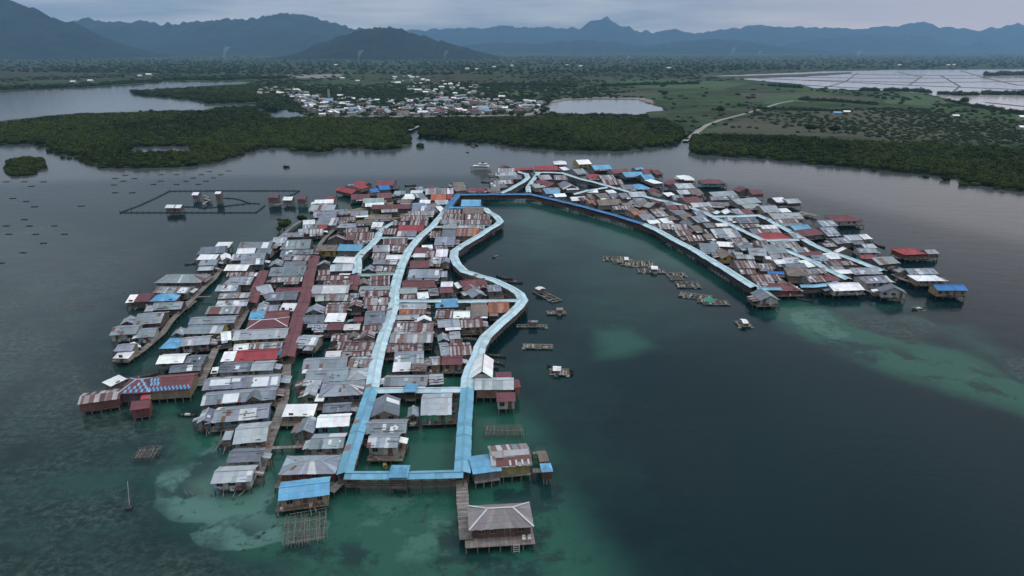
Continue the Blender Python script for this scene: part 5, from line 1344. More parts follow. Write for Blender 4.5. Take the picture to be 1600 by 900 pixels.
def fringe(poly_px, i0, i1):
    o_ = []; rnd = random.Random(len(poly_px)); w_ = wpoly(poly_px[i0:i1])
    for a, b in zip(w_, w_[1:]):
        L_ = (b - a).length; n_ = Vector((-(b - a).y, (b - a).x, 0)).normalized(); k = max(1, int(L_ / 4.5))
        for j in range(k):
            bay = 9 * noise.noise(Vector((a.x * .02 + j * .35, a.y * .02, 1)))
            q = a.lerp(b, (j + rnd.random()) / k) + n_ * (rnd.gauss(0, 3) + bay); r_ = rnd.uniform(1.3, 3.6); o_.append(((q.x, q.y, .1), r_, rnd.uniform(0, 6), rnd.randrange(4), r_ * rnd.uniform(.5, 1.1)))
    return o_
mang += fringe(M1, 23, 52) + fringe(M2, 7, 20) + fringe(M3, 13, 26)
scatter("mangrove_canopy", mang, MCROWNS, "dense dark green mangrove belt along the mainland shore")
isl = sample_region([(8,268),(10,257),(20,250),(45,248),(66,250),(73,256),(70,263),(55,268),(52,274),(30,276),(12,274)], .0062, 5, None, .95, 0.2, 1.0, 0, True)
scatter("mangrove_islet", isl, MCROWNS, "small round mangrove islet standing alone at the far left")
edge = []
for (x, y, r_) in ((79,239,2.4),(98,247,2.2),(108,248,1.8),(122,247,3),(128,251,2.5),(133,253,2),(145,258,2.2),(156,260,2.4),(162,262,2),(1463,273,4.2),(1446,277,2),(655,229,4.0),(658,230,3.4),(1506,290,3),(733,226,1.8),(745,228,1.6),(447,262,2)):
    for k in range(3): edge.append((tuple(P(x + R.uniform(-2, 2), y + R.uniform(-.5, .5), 0.1)), r_ * R.uniform(.7, 1.1), R.uniform(0, 6), R.randrange(4), r_ * R.uniform(.5, .9)))
scatter("mangrove_seedlings", edge, MCROWNS, "scattered low mangrove bushes standing off the shore")
# scrub, hedges and woods over the lowland
def scrub_d(x, y):
    n1 = noise.fractal(Vector((x * .0022, y * .0011, 2)), 1, 2, 5); n2 = noise.noise(Vector((x * .011, y * .006, 7)))
    return max(0.02, min(.95, .18 + 1.1 * n1 + .5 * n2))
LOW = [(-1200,200),(-1200,86),(2400,86),(2400,350),(1600,238),(1300,222),(1082,217),(1062,200),(1040,186),(480,184),(-100,184)]
scr = sample_region(LOW, .0068, 6, scrub_d, .72, .8, .6)
FAR = [(-1200,104),(-1200,82),(2400,82),(2400,105),(1600,105),(1050,112),(700,118),(400,116)]
scr += sample_region(FAR, .0085, 7, lambda x, y: min(.95, .55 + .6 * noise.noise(Vector((x * .0016, y * .0006, 4)))), 1.0, .8, 1.3)
for hl, wd in ((([(250,125),(330,125),(450,122)]), 3), (([(0,140),(150,134),(250,127)]), 3), (([(-300,146),(0,141)]), 3), (([(690,131),(760,134),(830,133),(900,136)]), 2), (([(940,135),(1000,133),(1090,131)]), 2),
        (([(1345,142),(1375,142.5)]), 2.5), (([(1465,147),(1500,148.5),(1530,148)]), 3), (([(1535,147),(1570,147.5),(1640,149)]), 3), (([(1382,142),(1420,142.5),(1455,145)]), 2), (([(1540,118),(1570,117),(1660,116)]), 3), (([(1200,134),(1250,138)]), 3), (([(1480,158),(1520,167),(1560,172),(1600,180)]), 2),
        (([(1370,164),(1290,158),(1250,156)]), 2), (([(1180,171),(1330,175)]), 2), (([(850,183),(930,180.5),(1010,183)]), 1.5)):
    for a, b in zip(hl, hl[1:]):
        ln = abs(b[0] - a[0])
        for k in range(int(ln * .9)):
            f = R.random(); px_, py_ = a[0] + (b[0] - a[0]) * f, a[1] + (b[1] - a[1]) * f + R.uniform(-.5, .5) * wd * .5
            q = P(px_, py_, .4); r_ = q.length * .0036 * R.uniform(.6, 1.4); scr.append((tuple(q), r_, R.uniform(0, 6), R.randrange(3), r_ * R.uniform(.8, 1.3)))
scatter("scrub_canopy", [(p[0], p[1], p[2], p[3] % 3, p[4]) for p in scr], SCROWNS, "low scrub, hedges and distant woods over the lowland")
print("canopy points", len(mang), len(scr))

def tree(x, y, r_, label, z=0.9, cat="tree", tall=1.0, group=None):
    q = P(x, y, z); root = empty("tree", q); tag(root, label, cat, group); rnd = random.Random(int(x * 3 + y))
    tb = MB(); h = r_ * .9 * tall
    for k in range(4): tb.bar((rnd.uniform(-.05, .05), 0, h * k / 4 - (z + .6 if k == 0 else 0)), (rnd.uniform(-.1, .1), 0, h * (k + 1) / 4), r_ * .13 * (1 - k * .18), r_ * .13 * (1 - k * .18), (.13, .10, .08))
    for k in range(4):
        a = rnd.uniform(0, 6.28); tb.bar((0, 0, h * .6), (math.cos(a) * r_ * .6, math.sin(a) * r_ * .6, h), r_ * .06, r_ * .06, (.13, .10, .08))
    tb.build("trunk", M_WOOD, root)
    o = link("crown", rnd.choice(MCROWNS), root); o.scale = (r_, r_, r_ * .9); o.location = (0, 0, h * .45); o.rotation_euler = (0, 0, rnd.uniform(0, 6))
tree(444, 359, 3.6, "round green tree beside the far plank path at the village's left edge", .3)
tree(471, 347, 3.0, "darker bushy tree above the far plank path", .3)
tree(437, 362, 2.0, "small low shrub left of the round green tree", .1)
tree(575, 338, 2.6, "green tree in the sandy yard of the northern block", .8)
tree(596, 334, 2.2, "small tree among the northern block roofs", .8)
tree(618, 322, 2.2, "small yellowish-green tree beside the white northern roofs", .8)
tree(1002, 284, 2.4, "green shrub between the blue roofs of the right wing", .6)
tree(990, 282, 2.2, "leafy shrub left of the blue hipped roof on the right wing", .6)
tree(1264, 206, 7, "dark round tree in the field behind the right mangrove belt", .8)
tree(1303, 208, 6, "second dark round tree standing right of the first field tree", .8)
tree(1124, 176, 7, "large dark tree beside the farm track", .8)
tree(1038, 150, 7, "dark tree on the green plain right of the lagoon", .8)
tree(1506, 162, 8, "dark tree at the corner of the fish ponds", .8)
tree(868, 146, 9, "tall dark tree behind the left end of the inland lagoon", .8, tall=1.6)

# yard of packed sand in the northern block
yd = [(533,334),(560,327),(600,318),(650,314),(668,318),(655,330),(625,342),(590,350),(550,352),(528,345)]
flat_sheet("sandy_yard", yd, [], .7, noise_mat("yard_sand", (.15, .125, .09), (.26, .22, .16), .3, .95), "patch of packed sandy ground inside the northern block", (3, .4))

# ------------------------------------------------------------------ the mainland town
def town_mesh(code, wall, seed, W=9, D=7, h=3.2):
    rnd = random.Random(seed); mb = MB(); X, Y = W / 2, D / 2; z1 = h + Y * .45; c = PAL[code][0]
    for s in (-1, 1): mb.slab([(-X, s * Y, h), (X, s * Y, h), (X, 0, z1), (-X, 0, z1)][::s], .12, vary(c, .1, rnd), 0)
    x, y = X - .4, Y - .5
    mb.box(-x, x, -y, y, 0, h, wall, 1)
    for s in (-1, 1): mb.tri([(s * x, -y, h), (s * x, y, h), (s * x, 0, h + y * .45)], wall, 1)
    for k in range(3): mb.box(-x + 1 + k * 2.6, -x + 2 + k * 2.6, -y - .03, -y + .05, 1.1, 2.2, (.05, .05, .05), 1)
    return mb.mesh("town_house", [M_ROOF, M_WALL])
TM = {c: [town_mesh(c, w_, i, W, D) for i, (w_, W, D) in enumerate((((.4, .38, .34), 9, 7), ((.5, .5, .48), 12, 8), ((.25, .2, .16), 7, 6)))] for c in 'gwlmrbt'}
TN = {'g': "grey", 'w': "white", 'l': "pale", 'm': "maroon", 'r': "rust-brown", 'b': "blue", 't': "tan"}
def town():
    rnd = random.Random(99)
    regs = [([(408,138),(450,135),(470,142),(500,150),(520,160),(500,168),(480,172),(470,165),(455,152),(425,148),(405,150)], 62, "gwlgwlt", "at the creek-side west end of the mainland town", 0),
            ([(480,160),(540,156),(600,158),(660,160),(660,181),(480,181)], 74, "gwltrgl", "in the crowded middle of the mainland town", 0),
            ([(660,157),(740,155),(800,158),(860,160),(850,170),(800,178),(660,181)], 112, "gwltrmglt", "in the crowded east end of the mainland town", 0),
            ([(600,123),(650,119),(700,128),(760,138),(770,150),(700,153),(620,140)], 46, "wgwlt", "along the road behind the mainland town", 0)]
    pts = []
    for poly, n, codes, where, _z in regs:
        xs = [p[0] for p in poly]; ys = [p[1] for p in poly]; k = tr = 0
        while k < n and tr < 5000:
            tr += 1
            x, y = rnd.uniform(min(xs), max(xs)), rnd.uniform(min(ys), max(ys))
            if not in_poly(np.array([x]), np.array([y]), poly)[0] or in_poly(np.array([x]), np.array([y]), TOWNW)[0]: continue
            if any(abs(x - a) < 4.4 and abs(y - b) < 1.4 for a, b in pts): continue
            pts.append((x, y)); k += 1
            c = rnd.choice(codes); q = P(x, y, .75); o = link("town_house", rnd.choice(TM[c]), None, None, (q.x, q.y, .75)); o.rotation_euler = (0, 0, rnd.choice([0, .2, -.2, 1.57, 1.4]))
            s = rnd.uniform(.75, 1.15); o.scale = (s, s, s)
            tag(o, "small %s-roofed house %s" % (TN[c], where), "house", "%s-roofed houses %s" % (TN[c], where))
    for x, y, c, s, lab in ((554,174,'b',2.0,"turquoise-blue roofed hall by the shore in the middle of the mainland town"),(515,161,'b',1.9,"blue-roofed white building at the west end of the mainland town"),(822,173,'b',.1,""),
            (757,175,'b',2.2,"large light-blue roof near the shore in the town's east end"),(715,153,'b',1.6,"blue-green roof at the back of the mainland town"),(686,155,'m',1.8,"red roof at the back of the mainland town"),(532,152,'w',1.6,"white house left of the pair behind the town"),(545,156,'w',1.7,"white house right of the pair behind the town"),
            (784,154,'w',1.8,"white long roof between town and the inland lagoon"),(622,132,'w',2.4,"long white roof along the road north-west of the town"),(644,123,'w',2.2,"large white-roofed building at the back of the road"),(661,126,'w',1.8,"smaller white building right of the large one at the back"),
            (535,124,'w',2.0,"white building standing alone by the mud flat"),(559,128,'w',1.5,"small white house in the trees behind the town"),(1307,180,'b',1.5,"blue and white farmhouse alone in the green field"),(1322,178,'w',1.3,"small white farmhouse right of the blue one"),
            (1492,184,'w',1.1,"tiny white hut in the field before the fish ponds"),(1597,187,'w',1.7,"white hut at the right edge by the fish ponds"),(1597,203,'w',1.4,"white hut in the scrub at the right edge"),(1045,108,'w',3.0,"white building far out on the plain"),(907,105,'w',3.0,"white building below the distant foothills"),
            (233,119,'w',3.2,"big white complex on the far left lowland"),(219,120,'w',2.0,"low white annex left of the big white complex"),(772,106,'w',2.6,"white farmhouse on the distant plain, centre"),(730,109,'w',2.8,"white sheds on the distant plain, left of centre"),(745,109.5,'w',2.2,"small white shed beside the distant sheds"),
            (886,103,'w',2.4,"small white house left of the building below the foothills"),(1405,103,'w',3,"white farm behind the fish ponds"),(1481,103,'w',3,"white house pair behind the fish ponds"),(1490,102.6,'w',2.6,"white house at the right of the pair behind the ponds"),(525,103,'w',3.2,"white house far behind the mud flat"),(800,104,'w',3,"white house at the foot of the distant plain"),
            (115,130,'w',2.2,"white house on the far left shore"),(142,128.5,'w',2.4,"pale house right along the far left shore")):
        if s < .5: continue
        s = .4 + s * .42; q = P(x, y, .75); o = link("town_house", TM[c][0], None, None, (q.x, q.y, .75)); o.scale = (s, s, s * .9); tag(o, lab, "house")
    q = P(514, 153, .75); mb = MB()
    mb.box(-1.4, 1.4, -1.4, 1.4, 0, 11, (.42, .42, .40)); mb.box(-1.9, 1.9, -1.9, 1.9, 11, 11.5, (.35, .35, .35)); mb.box(-1, 1, -1, 1, 11.5, 13.5, (.42, .42, .40)); mb.slab([(-1.5, -1.5, 13.8), (1.5, -1.5, 13.8), (1.5, 1.5, 13.8), (-1.5, 1.5, 13.8)], .3, (.25, .33, .33))
    o = mb.build("tower", M_WALL, None, (q.x, q.y, .75)); tag(o, "slim pale tower above the west end of the mainland town", "tower")
town()
def town_filler():
    rnd = random.Random(41); V, F, C, MI = [], [], [], []
    reg = [[(405,136),(450,134),(480,146),(520,158),(560,156),(700,154),(862,160),(850,176),(700,181),(490,182),(480,172),(455,153),(420,150)], [(600,122),(655,118),(705,127),(765,138),(770,150),(690,154),(615,140)]]
    for k in range(900):
        rg = reg[0] if rnd.random() < .86 else reg[1]
        x, y = rnd.uniform(405, 865), rnd.uniform(118, 182)
        ok = in_poly(np.array([x]), np.array([y]), rg)[0] and not in_poly(np.array([x]), np.array([y]), TOWNW)[0]
        if not ok: continue
        me = rnd.choice(TM[rnd.choice("ggwlltrrm")]); q = P(x, y, .8); s = rnd.uniform(.5, .85); a = rnd.uniform(-.4, .4) + rnd.choice([0, 1.57]); ca, sa = math.cos(a) * s, math.sin(a) * s; n = len(V)
        V += [(q.x + v.co.x * ca - v.co.y * sa, q.y + v.co.x * sa + v.co.y * ca, .8 + v.co.z * s) for v in me.vertices]
        cd = me.color_attributes["tint"].data
        for p in me.polygons: F.append(tuple(n + i for i in p.vertices)); C.append(tuple(cd[p.loop_start].color)[:3]); MI.append(p.material_index)
    mb = MB(); mb.v, mb.f, mb.c, mb.m = V, F, C, MI; o = mb.build("town_roofs", [M_ROOF, M_WALL]); tag(o, "tiny mixed roofs packed between the houses of the mainland town", None, None, "stuff")
town_filler()
tt = []
rt = random.Random(5)
for _ in range(900):
    x, y = rt.uniform(405, 865), rt.uniform(138, 181)
    if x < 480 and y > 168: continue
    q = P(x, y, .6); r_ = rt.uniform(2.5, 5.5); tt.append((tuple(q), r_, rt.uniform(0, 6), rt.randrange(3), r_ * rt.uniform(.8, 1.3)))
for cx_, cy_ in ((596,168),(605,170),(620,160),(430,166),(420,168),(540,158),(698,168)):
    for _ in range(16): q = P(cx_ + rt.uniform(-12, 12), cy_ + rt.uniform(-3, 3), .6); r_ = rt.uniform(4, 7); tt.append((tuple(q), r_, rt.uniform(0, 6), rt.randrange(3), r_ * 1.2))
scatter("town_greenery", tt, SCROWNS, "dark garden trees between the mainland town's roofs")

# ------------------------------------------------------------------ boats, rafts and cages
def hull(L_, Wd, Hh, col_, colin=(.16, .13, .11), rise=.35):
    mb = MB(); n = 12; secs = []
    for i in range(n + 1):
        t = i / n * 2 - 1; w_ = Wd / 2 * (1 - abs(t) ** 2.6) + .03; zb = -.12 + rise * .5 * abs(t) ** 3; zt = Hh + rise * abs(t) ** 2.5
        x = t * L_ / 2
        secs.append([(x, -w_, zt), (x, -w_ * .6, zb), (x, w_ * .6, zb), (x, w_, zt), (x, w_ * .8, zt - .02), (x, w_ * .5, zb + .1), (x, -w_ * .5, zb + .1), (x, -w_ * .8, zt - .02)])
    for a, b in zip(secs, secs[1:]):
        for k in range(8):
            k2 = (k + 1) % 8; mb.tri([a[k], b[k], b[k2], a[k2]], col_ if k < 3 or k == 7 or k == 3 else colin)
    mb.tri(secs[0][::-1], col_); mb.tri(secs[-1], col_)
    return mb
def canoe(x0, y0, x1, y1, label, col_=(.16, .13, .11), wd=.75, thwarts=3, outrig=False, cargo=None, cat="canoe"):
    a, b = P(x0, y0), P(x1, y1); L_ = (b - a).length; c = (a + b) / 2; rz = math.atan2((b - a).y, (b - a).x)
    root = empty("canoe", (c.x, c.y, 0), rz); tag(root, label, cat, "canoes and small boats on the water"); L_ = max(3.0, L_)
    hull(L_, wd, .38, col_).build("hull", M_WOOD, root)
    for k in range(thwarts):
        tb = MB(); x = (k - (thwarts - 1) / 2) * L_ * .6 / max(1, thwarts - 1) if thwarts > 1 else 0; tb.box(x - .1, x + .1, -wd * .42, wd * .42, .28, .33, (.3, .27, .22)); tb.build("thwart", M_WOOD, root)
    if outrig:
        for s in (-1, 1):
            ob = MB(); ob.bar((-L_ * .3, s * 1.5, .1), (L_ * .3, s * 1.5, .1), .12, .12, (.5, .48, .4))
            for xx in (-L_ * .22, L_ * .22): ob.bar((xx, 0, .42), (xx, s * 1.5, .16), .07, .07, (.45, .42, .35))
            ob.build("outrigger", M_WOOD, root)
    if cargo: 
        cb = MB(); cb.box(-L_ * .12, L_ * .12, -wd * .4, wd * .4, .2, .62, cargo); cb.build("cargo", M_WALL, root)
canoe(137, 643, 187, 636, "long pale wooden boat moored beside the chequered hall's shed", (.33, .30, .26), 1.1, 4)
canoe(166, 600, 250, 585, "long dark boat lying behind the chequered hall", (.14, .11, .09), 1.0, 4)
canoe(278, 650, 309, 651, "dark canoe with white cargo left of the near grey houses", (.05, .05, .05), .8, 3, cargo=(.6, .6, .58))
canoe(288, 414, 307, 412, "grey canoe at the far left cluster's outer houses", (.2, .2, .18), .9, 3)
canoe(760, 556, 791, 558, "upper of the two long canoes just right of the wavy walkway", (.16, .14, .12), .7, 4)
canoe(762, 564, 789, 571, "lower canoe with a pale stern right of the wavy walkway", (.20, .18, .15), .7, 4)
canoe(763, 573, 779, 578, "dark canoe half hidden behind the white gabled hall", (.07, .07, .07), .7, 3)
canoe(713, 528, 745, 532, "long pale canoe inside the bend of the wavy walkway", (.35, .32, .28), .9, 4)
canoe(775, 432, 801, 438, "dark long canoe touching the wavy walkway's outer side", (.08, .07, .07), .9, 4)
canoe(792, 441, 817, 443, "second dark canoe lying below the first by the wavy walkway", (.10, .09, .09), 1.0, 4, cargo=(.25, .13, .12))
canoe(1030, 382, 1047, 376, "dark canoe at right angles to the right wing's lagoon walkway", (.08, .08, .08), .8, 3)
canoe(1049, 391, 1055, 384, "short pale boat beside the right wing's lagoon walkway", (.35, .33, .30), 1.1, 2)
canoe(1160, 453, 1182, 461, "grey canoe below the end of the lagoon walkway", (.22, .20, .18), 1.0, 4)
canoe(1244, 468, 1271, 472, "dark log canoe in front of the maroon hipped house", (.05, .05, .05), .8, 3)
canoe(1425, 484, 1445, 483, "small motorboat with white seats off the right wing's tip", (.10, .10, .10), 1.2, 3, True, (.7, .7, .7), "boat")
canoe(914, 333, 928, 337, "outrigger canoe on the lagoon by the deep-blue walkway", (.10, .10, .10), .8, 2, True)
canoe(769, 403, 783, 401, "tiny outrigger boat alone in the middle of the lagoon", (.10, .09, .09), .8, 2, True, (.3, .3, .3))
canoe(1439, 407, 1457, 408, "pale green boat under the red-roofed house at the right", (.30, .45, .40), 1.5, 3, cat="boat")
canoe(600, 722, 603, 736, "narrow boat with yellow goods below the houses inside the loop", (.3, .27, .2), .8, 3, cargo=(.4, .33, .1))
canoe(855, 573, 896, 583, "long black boat lashed to the nearest raft", (.04, .04, .04), 1.0, 5)
canoe(868, 588, 895, 586, "second dark boat lashed to the nearest raft", (.05, .05, .05), .9, 4)
canoe(735, 229, 742, 231, "small dark boat far out toward the mangrove creek", (.05, .05, .05), 1.0, 2)
canoe(728, 238, 733, 239, "tiny dark boat below the mangrove creek mouth", (.05, .05, .05), 1.0, 2)
canoe(752, 285, 770, 286, "dark boat moored at the inlet's outer side", (.06, .06, .06), 1.6, 3)
canoe(632, 291, 650, 290, "dark canoe behind the northern block", (.06, .06, .06), 1.2, 3)
canoe(433, 343, 451, 344, "low dark boat off the village's upper left edge", (.06, .07, .05), 1.4, 3)  # reed islet, built from the canoe hull shape
canoe(1362, 381, 1383, 388, "dark boat at the tip of the right wing's outer jetty", (.06, .06, .06), 1.0, 3)
canoe(1370, 462, 1386, 470, "dark boat tied beside the grey gabled house on the right", (.07, .07, .07), 1.0, 3)
canoe(1418, 444, 1436, 451, "narrow dark boat left of the white hipped roof", (.08, .08, .08), .9, 3)

def raft(cx, cy, Lm, Wm, rz, label, cells=(4, 2), hut=None, net=None, seed=1, boatlike=False):
    c = P(cx, cy); root = empty("floating_cage", (c.x, c.y, 0), rz); tag(root, label, "raft", "floating cages and rafts in the lagoon"); rnd = random.Random(seed)
    fb = MB(); nx, ny = cells
    for i in range(nx + 1):
        x = -Lm / 2 + Lm * i / nx
        for d in (-.12, .12): fb.bar((x + d, -Wm / 2 - rnd.uniform(0, .5), .32), (x + d, Wm / 2 + rnd.uniform(0, .5), .32), .12, .1, vary((.22, .20, .17), .4, rnd))
    for j in range(ny + 1):
        y = -Wm / 2 + Wm * j / ny
        for d in (-.14, .14): fb.bar((-Lm / 2 - rnd.uniform(0, .6), y + d, .38), (Lm / 2 + rnd.uniform(0, .6), y + d, .38), .13, .1, vary((.24, .21, .18), .4, rnd))
    fb.build("frame", M_WOOD, root)
    nb = MB()
    for i in range(nx):
        for j in range(ny):
            if rnd.random() < .6: nb.box(-Lm / 2 + Lm * i / nx + .25, -Lm / 2 + Lm * (i + 1) / nx - .25, -Wm / 2 + Wm * j / ny + .25, -Wm / 2 + Wm * (j + 1) / ny - .25, .05, .22, vary((.045, .05, .05), .3, rnd))
    if nb.v: nb.build("net", M_WOOD, root)
    for i in range(nx + 1):
        for j in (0, ny):
            if rnd.random() < .55:
                f = MB(); x, y = -Lm / 2 + Lm * i / nx, -Wm / 2 + Wm * j / ny; k = 8; cc = rnd.choice([(.6, .62, .62), (.5, .5, .48), (.10, .10, .10), (.12, .2, .35)])
                ring = [[(x + q, y + math.cos(6.283 * m / k) * .3, .1 + math.sin(6.283 * m / k) * .3) for m in range(k)] for q in (-.42, .42)]
                for m in range(k): f.tri([ring[0][m], ring[0][(m + 1) % k], ring[1][(m + 1) % k], ring[1][m]], cc)
                f.tri(ring[0][::-1], cc); f.tri(ring[1], cc); f.build("float_drum", M_WALL, root)
    pl = MB()
    for i in range(max(2, nx * 2)):
        if rnd.random() < .5:
            x = -Lm / 2 + Lm * i / (nx * 2); pl.box(x, x + .5, -Wm / 2, -Wm / 2 + Wm * rnd.uniform(.3, 1), .44, .48, vary((.30, .27, .23), .3, rnd))
    if pl.v: pl.build("walk_boards", M_WOOD, root)
    if hut:
        hx, hw, hh, code = hut; hb = MB(); slope(hb, (hx - hw, -Wm * .4, hh), (hx + hw, -Wm * .4, hh), (hx + hw, 0, hh + .35), (hx - hw, 0, hh + .35), code, rnd); slope(hb, (hx + hw, Wm * .4, hh), (hx - hw, Wm * .4, hh), (hx - hw, 0, hh + .35), (hx + hw, 0, hh + .35), code, rnd); hb.build("shelter_roof", M_ROOF, root)
        wb = MB(); wb.box(hx - hw + .3, hx + hw - .3, -Wm * .3, Wm * .3, .45, hh + .05, (.18, .15, .12)); wb.build("shelter_wall", M_WALL, root)
    if net:
        nb2 = MB(); nb2.slab([(-Lm * .1, -Wm / 2, .62), (Lm * .38, -Wm / 2, .62), (Lm * .38, Wm / 2, .7), (-Lm * .1, Wm / 2, .7)], .05, net); nb2.build("tarpaulin", M_WALL, root)
raft(855, 464, 11, 3.4, -1.02, "long slanting raft with a small white shelter, topmost of the lone rafts", (5, 2), (-4, 1.2, 1.7, 'w'), seed=31)
raft(869, 490, 5.2, 2.6, .03, "small squarish raft just below the long slanting raft", (3, 2), (1.0, 1.0, 1.5, 'c'), seed=32)
raft(831, 511, 8.2, 1.7, .0, "narrow raft with a grey shelter in its middle", (4, 1), (.3, 1.4, 1.7, 'g'), seed=33)
raft(840, 543, 7.4, 2.4, -.05, "brown bamboo raft between the grey-shelter raft and the nearest raft", (5, 2), None, seed=34)
raft(874, 583, 4.2, 3.2, -.1, "nearest raft, piled with white sacks between two black boats", (3, 2), (-.6, 1.0, 1.2, 'w'), seed=35)
raft(958, 405, 7, 5.0, -.1, "leftmost dark fish cage of the long cage string", (4, 2), None, seed=36)
raft(972, 409, 7, 5.0, -.1, "second fish cage from the left in the cage string", (4, 2), (1.5, .8, 1.3, 'w'), seed=37)
raft(985, 413, 5.5, 5.0, -.3, "third fish cage from the left in the cage string", (3, 2), None, seed=38)
raft(1002, 413, 9, 7.0, -.15, "wide open fish cage frame in the cage string", (5, 3), None, seed=39)
raft(1010, 424, 6, 4.5, -.1, "fish cage below the wide open frame", (3, 2), None, seed=40)
raft(1022, 424, 7, 5.0, -.1, "fish cage with a round white shelter at the string's right end", (4, 2), (0, 1.2, 1.4, 'w'), seed=41)
raft(1056, 430, 6.5, 3.2, -.05, "upper part of the two square cages right of the string", (3, 1), None, seed=42)
raft(1057, 436, 4.0, 4.2, -.02, "lower part of the two square cages right of the string", (1, 4), None, seed=43)
raft(1075, 446, 7.4, 6.0, -.05, "square cage grid with pale posts between the two cage strings", (4, 3), None, seed=44)
raft(1086, 464, 9.5, 4.0, -.42, "slanting cage dotted with round white floats", (6, 2), None, seed=45)
raft(1104, 471, 5.0, 3.8, -.3, "cage covered by a green tarpaulin", (3, 2), None, (.03, .26, .19), seed=46)
raft(1117, 474, 7.5, 3.6, -.05, "cage with white floats right of the green tarpaulin", (4, 2), None, seed=47)
raft(1162, 508, 3.6, 4.2, -.02, "small square raft alone below the right wing", (2, 3), (0, .8, 1.2, 'w'), seed=48)
raft(838, 312, 11, 7, -.1, "loose raft of floats under the deep-blue walkway's bridge", (6, 2), None, seed=49)

# bamboo lattices standing in the shallows
def lattice(x0, y0, x1, y1, depth, label, nx, ny, seed, tilt=.1):
    a, b = P(x0, y0, .8), P(x1, y1, .8); ax = b - a; W = ax.length; rz = math.atan2(ax.y, ax.x); c = (a + b) / 2; root = empty("bamboo_rack", (c.x, c.y, 0), rz); rnd = random.Random(seed); tag(root, label, "bamboo rack")
    cc = lambda: vary((.22, .21, .18), .35, rnd)
    for i in range(nx):
        x = -W / 2 + W * i / (nx - 1) + rnd.uniform(-.25, .25); m = MB(); y_a, y_b = rnd.uniform(-.3, .3), depth * rnd.uniform(.75, 1.03)
        m.bar((x, y_a, .75 + rnd.uniform(-.15, .15)), (x + rnd.uniform(-.5, .5), y_b, .8 + rnd.uniform(-.15, .15)), .055, .055, cc()); o = m.build("pole", M_WOOD, root)
    for j in range(ny):
        y = depth * j / (ny - 1) + rnd.uniform(-.2, .2); m = MB(); m.bar((-W / 2 * rnd.uniform(.8, 1.1), y, .9), (W / 2 * rnd.uniform(.8, 1.05), y + rnd.uniform(-.4, .4), .9), .065, .065, cc()); m.build("pole", M_WOOD, root)
    m = MB()
    for i in range(0, nx, 2):
        for j in range(0, ny, 2): x = -W / 2 + W * i / (nx - 1); m.bar((x, depth * j / (ny - 1), -.9), (x, depth * j / (ny - 1), 1.0), .08, .08, cc())
    o = m.build("posts", M_WOOD, root); o["kind"] = "stuff"
lattice(443, 852, 510, 842, 7.5, "large bamboo lattice in front of the blue-roofed house", 24, 13, 1)
lattice(756, 680, 818, 680, 4.0, "bamboo lattice in the water right of the walkway loop", 20, 10, 2)
lattice(207, 716, 243, 713, 3.6, "leaning bamboo fence frame alone in the left shallows", 24, 5, 3)
def post(x, y, h, label, lean=0.0):
    q = P(x, y); mb = MB(); mb.bar((0, 0, -.8), (lean, 0, h), .09, .09, (.3, .28, .25)); mb.bar((lean * .6 - .25, 0, h * .6), (lean * .6 + .25, 0, h * .62), .06, .06, (.3, .28, .25)); o = mb.build("mooring_post", M_WOOD, None, (q.x, q.y, 0)); tag(o, label, "post", "poles standing in the shallows")
for i, (x, y) in enumerate(((286,746),(293,776),(297,772),(301,776),(306,773),(311,775),(316,771),(290,773),(165,577),(172,578),(158,576),(192,455),(196,456),(203,454),(210,455),(217,453))):
    post(x, y, R.uniform(.7, 1.3), "thin dark pole standing in the shallow water", R.uniform(-.1, .1))
q = P(202, 795); mb = MB(); mb.bar((0, 0, -.6), (-.6, 2.0, 4.2), .07, .07, (.5, .48, .44)); mb.box(-.5, .5, -.4, .4, -.1, .35, (.06, .06, .06)); o = mb.build("marker_pole", M_WOOD, None, (q.x, q.y, 0)); tag(o, "tall leaning pole with a dark float in the left shallows", "pole")

# fish pen: fences of stakes round two huts
def stake_fence(pts, label, step=3.0, name="stake_fence"):
    w_ = smooth_line([P(x, y, .5) for x, y in pts], step); o0 = w_[0].copy(); o0.z = 0; root = empty(name, o0); tag(root, label, "fence"); sb, nb = MB(), MB(); rnd = random.Random(len(pts))
    for v in w_:
        sb.bar((v.x - o0.x, v.y - o0.y, -.8), (v.x - o0.x + rnd.uniform(-.1, .1), v.y - o0.y, .9 + rnd.uniform(-.2, .4)), .16, .16, (.06, .055, .05))
    for a, b in zip(w_, w_[1:]): nb.bar((a.x - o0.x, a.y - o0.y, .2), (b.x - o0.x, b.y - o0.y, .2), .10, .3, vary((.05, .05, .045), .2, rnd))
    o = sb.build("stakes", M_WOOD, root); o["kind"] = "stuff"; nb.build("net", M_WOOD, root)
stake_fence([(187,331),(215,321),(240,310),(265,297.5)], "slanting left side of the big fish pen")
stake_fence([(265,297.5),(330,297),(400,297),(468,297),(460,302),(447,306)], "long back side of the big fish pen")
stake_fence([(187,331),(260,331),(330,331),(400,331),(408,325),(414,320)], "long front side of the big fish pen")
stake_fence([(283,322),(303,322),(308,322),(312,324),(330,323),(360,320),(390,316.5),(375,311),(365,309),(340,308)], "inner curved fence of the fish pen")
stake_fence([(390,316.5),(405,317)], "short fence joining the inner pen to the red hut")
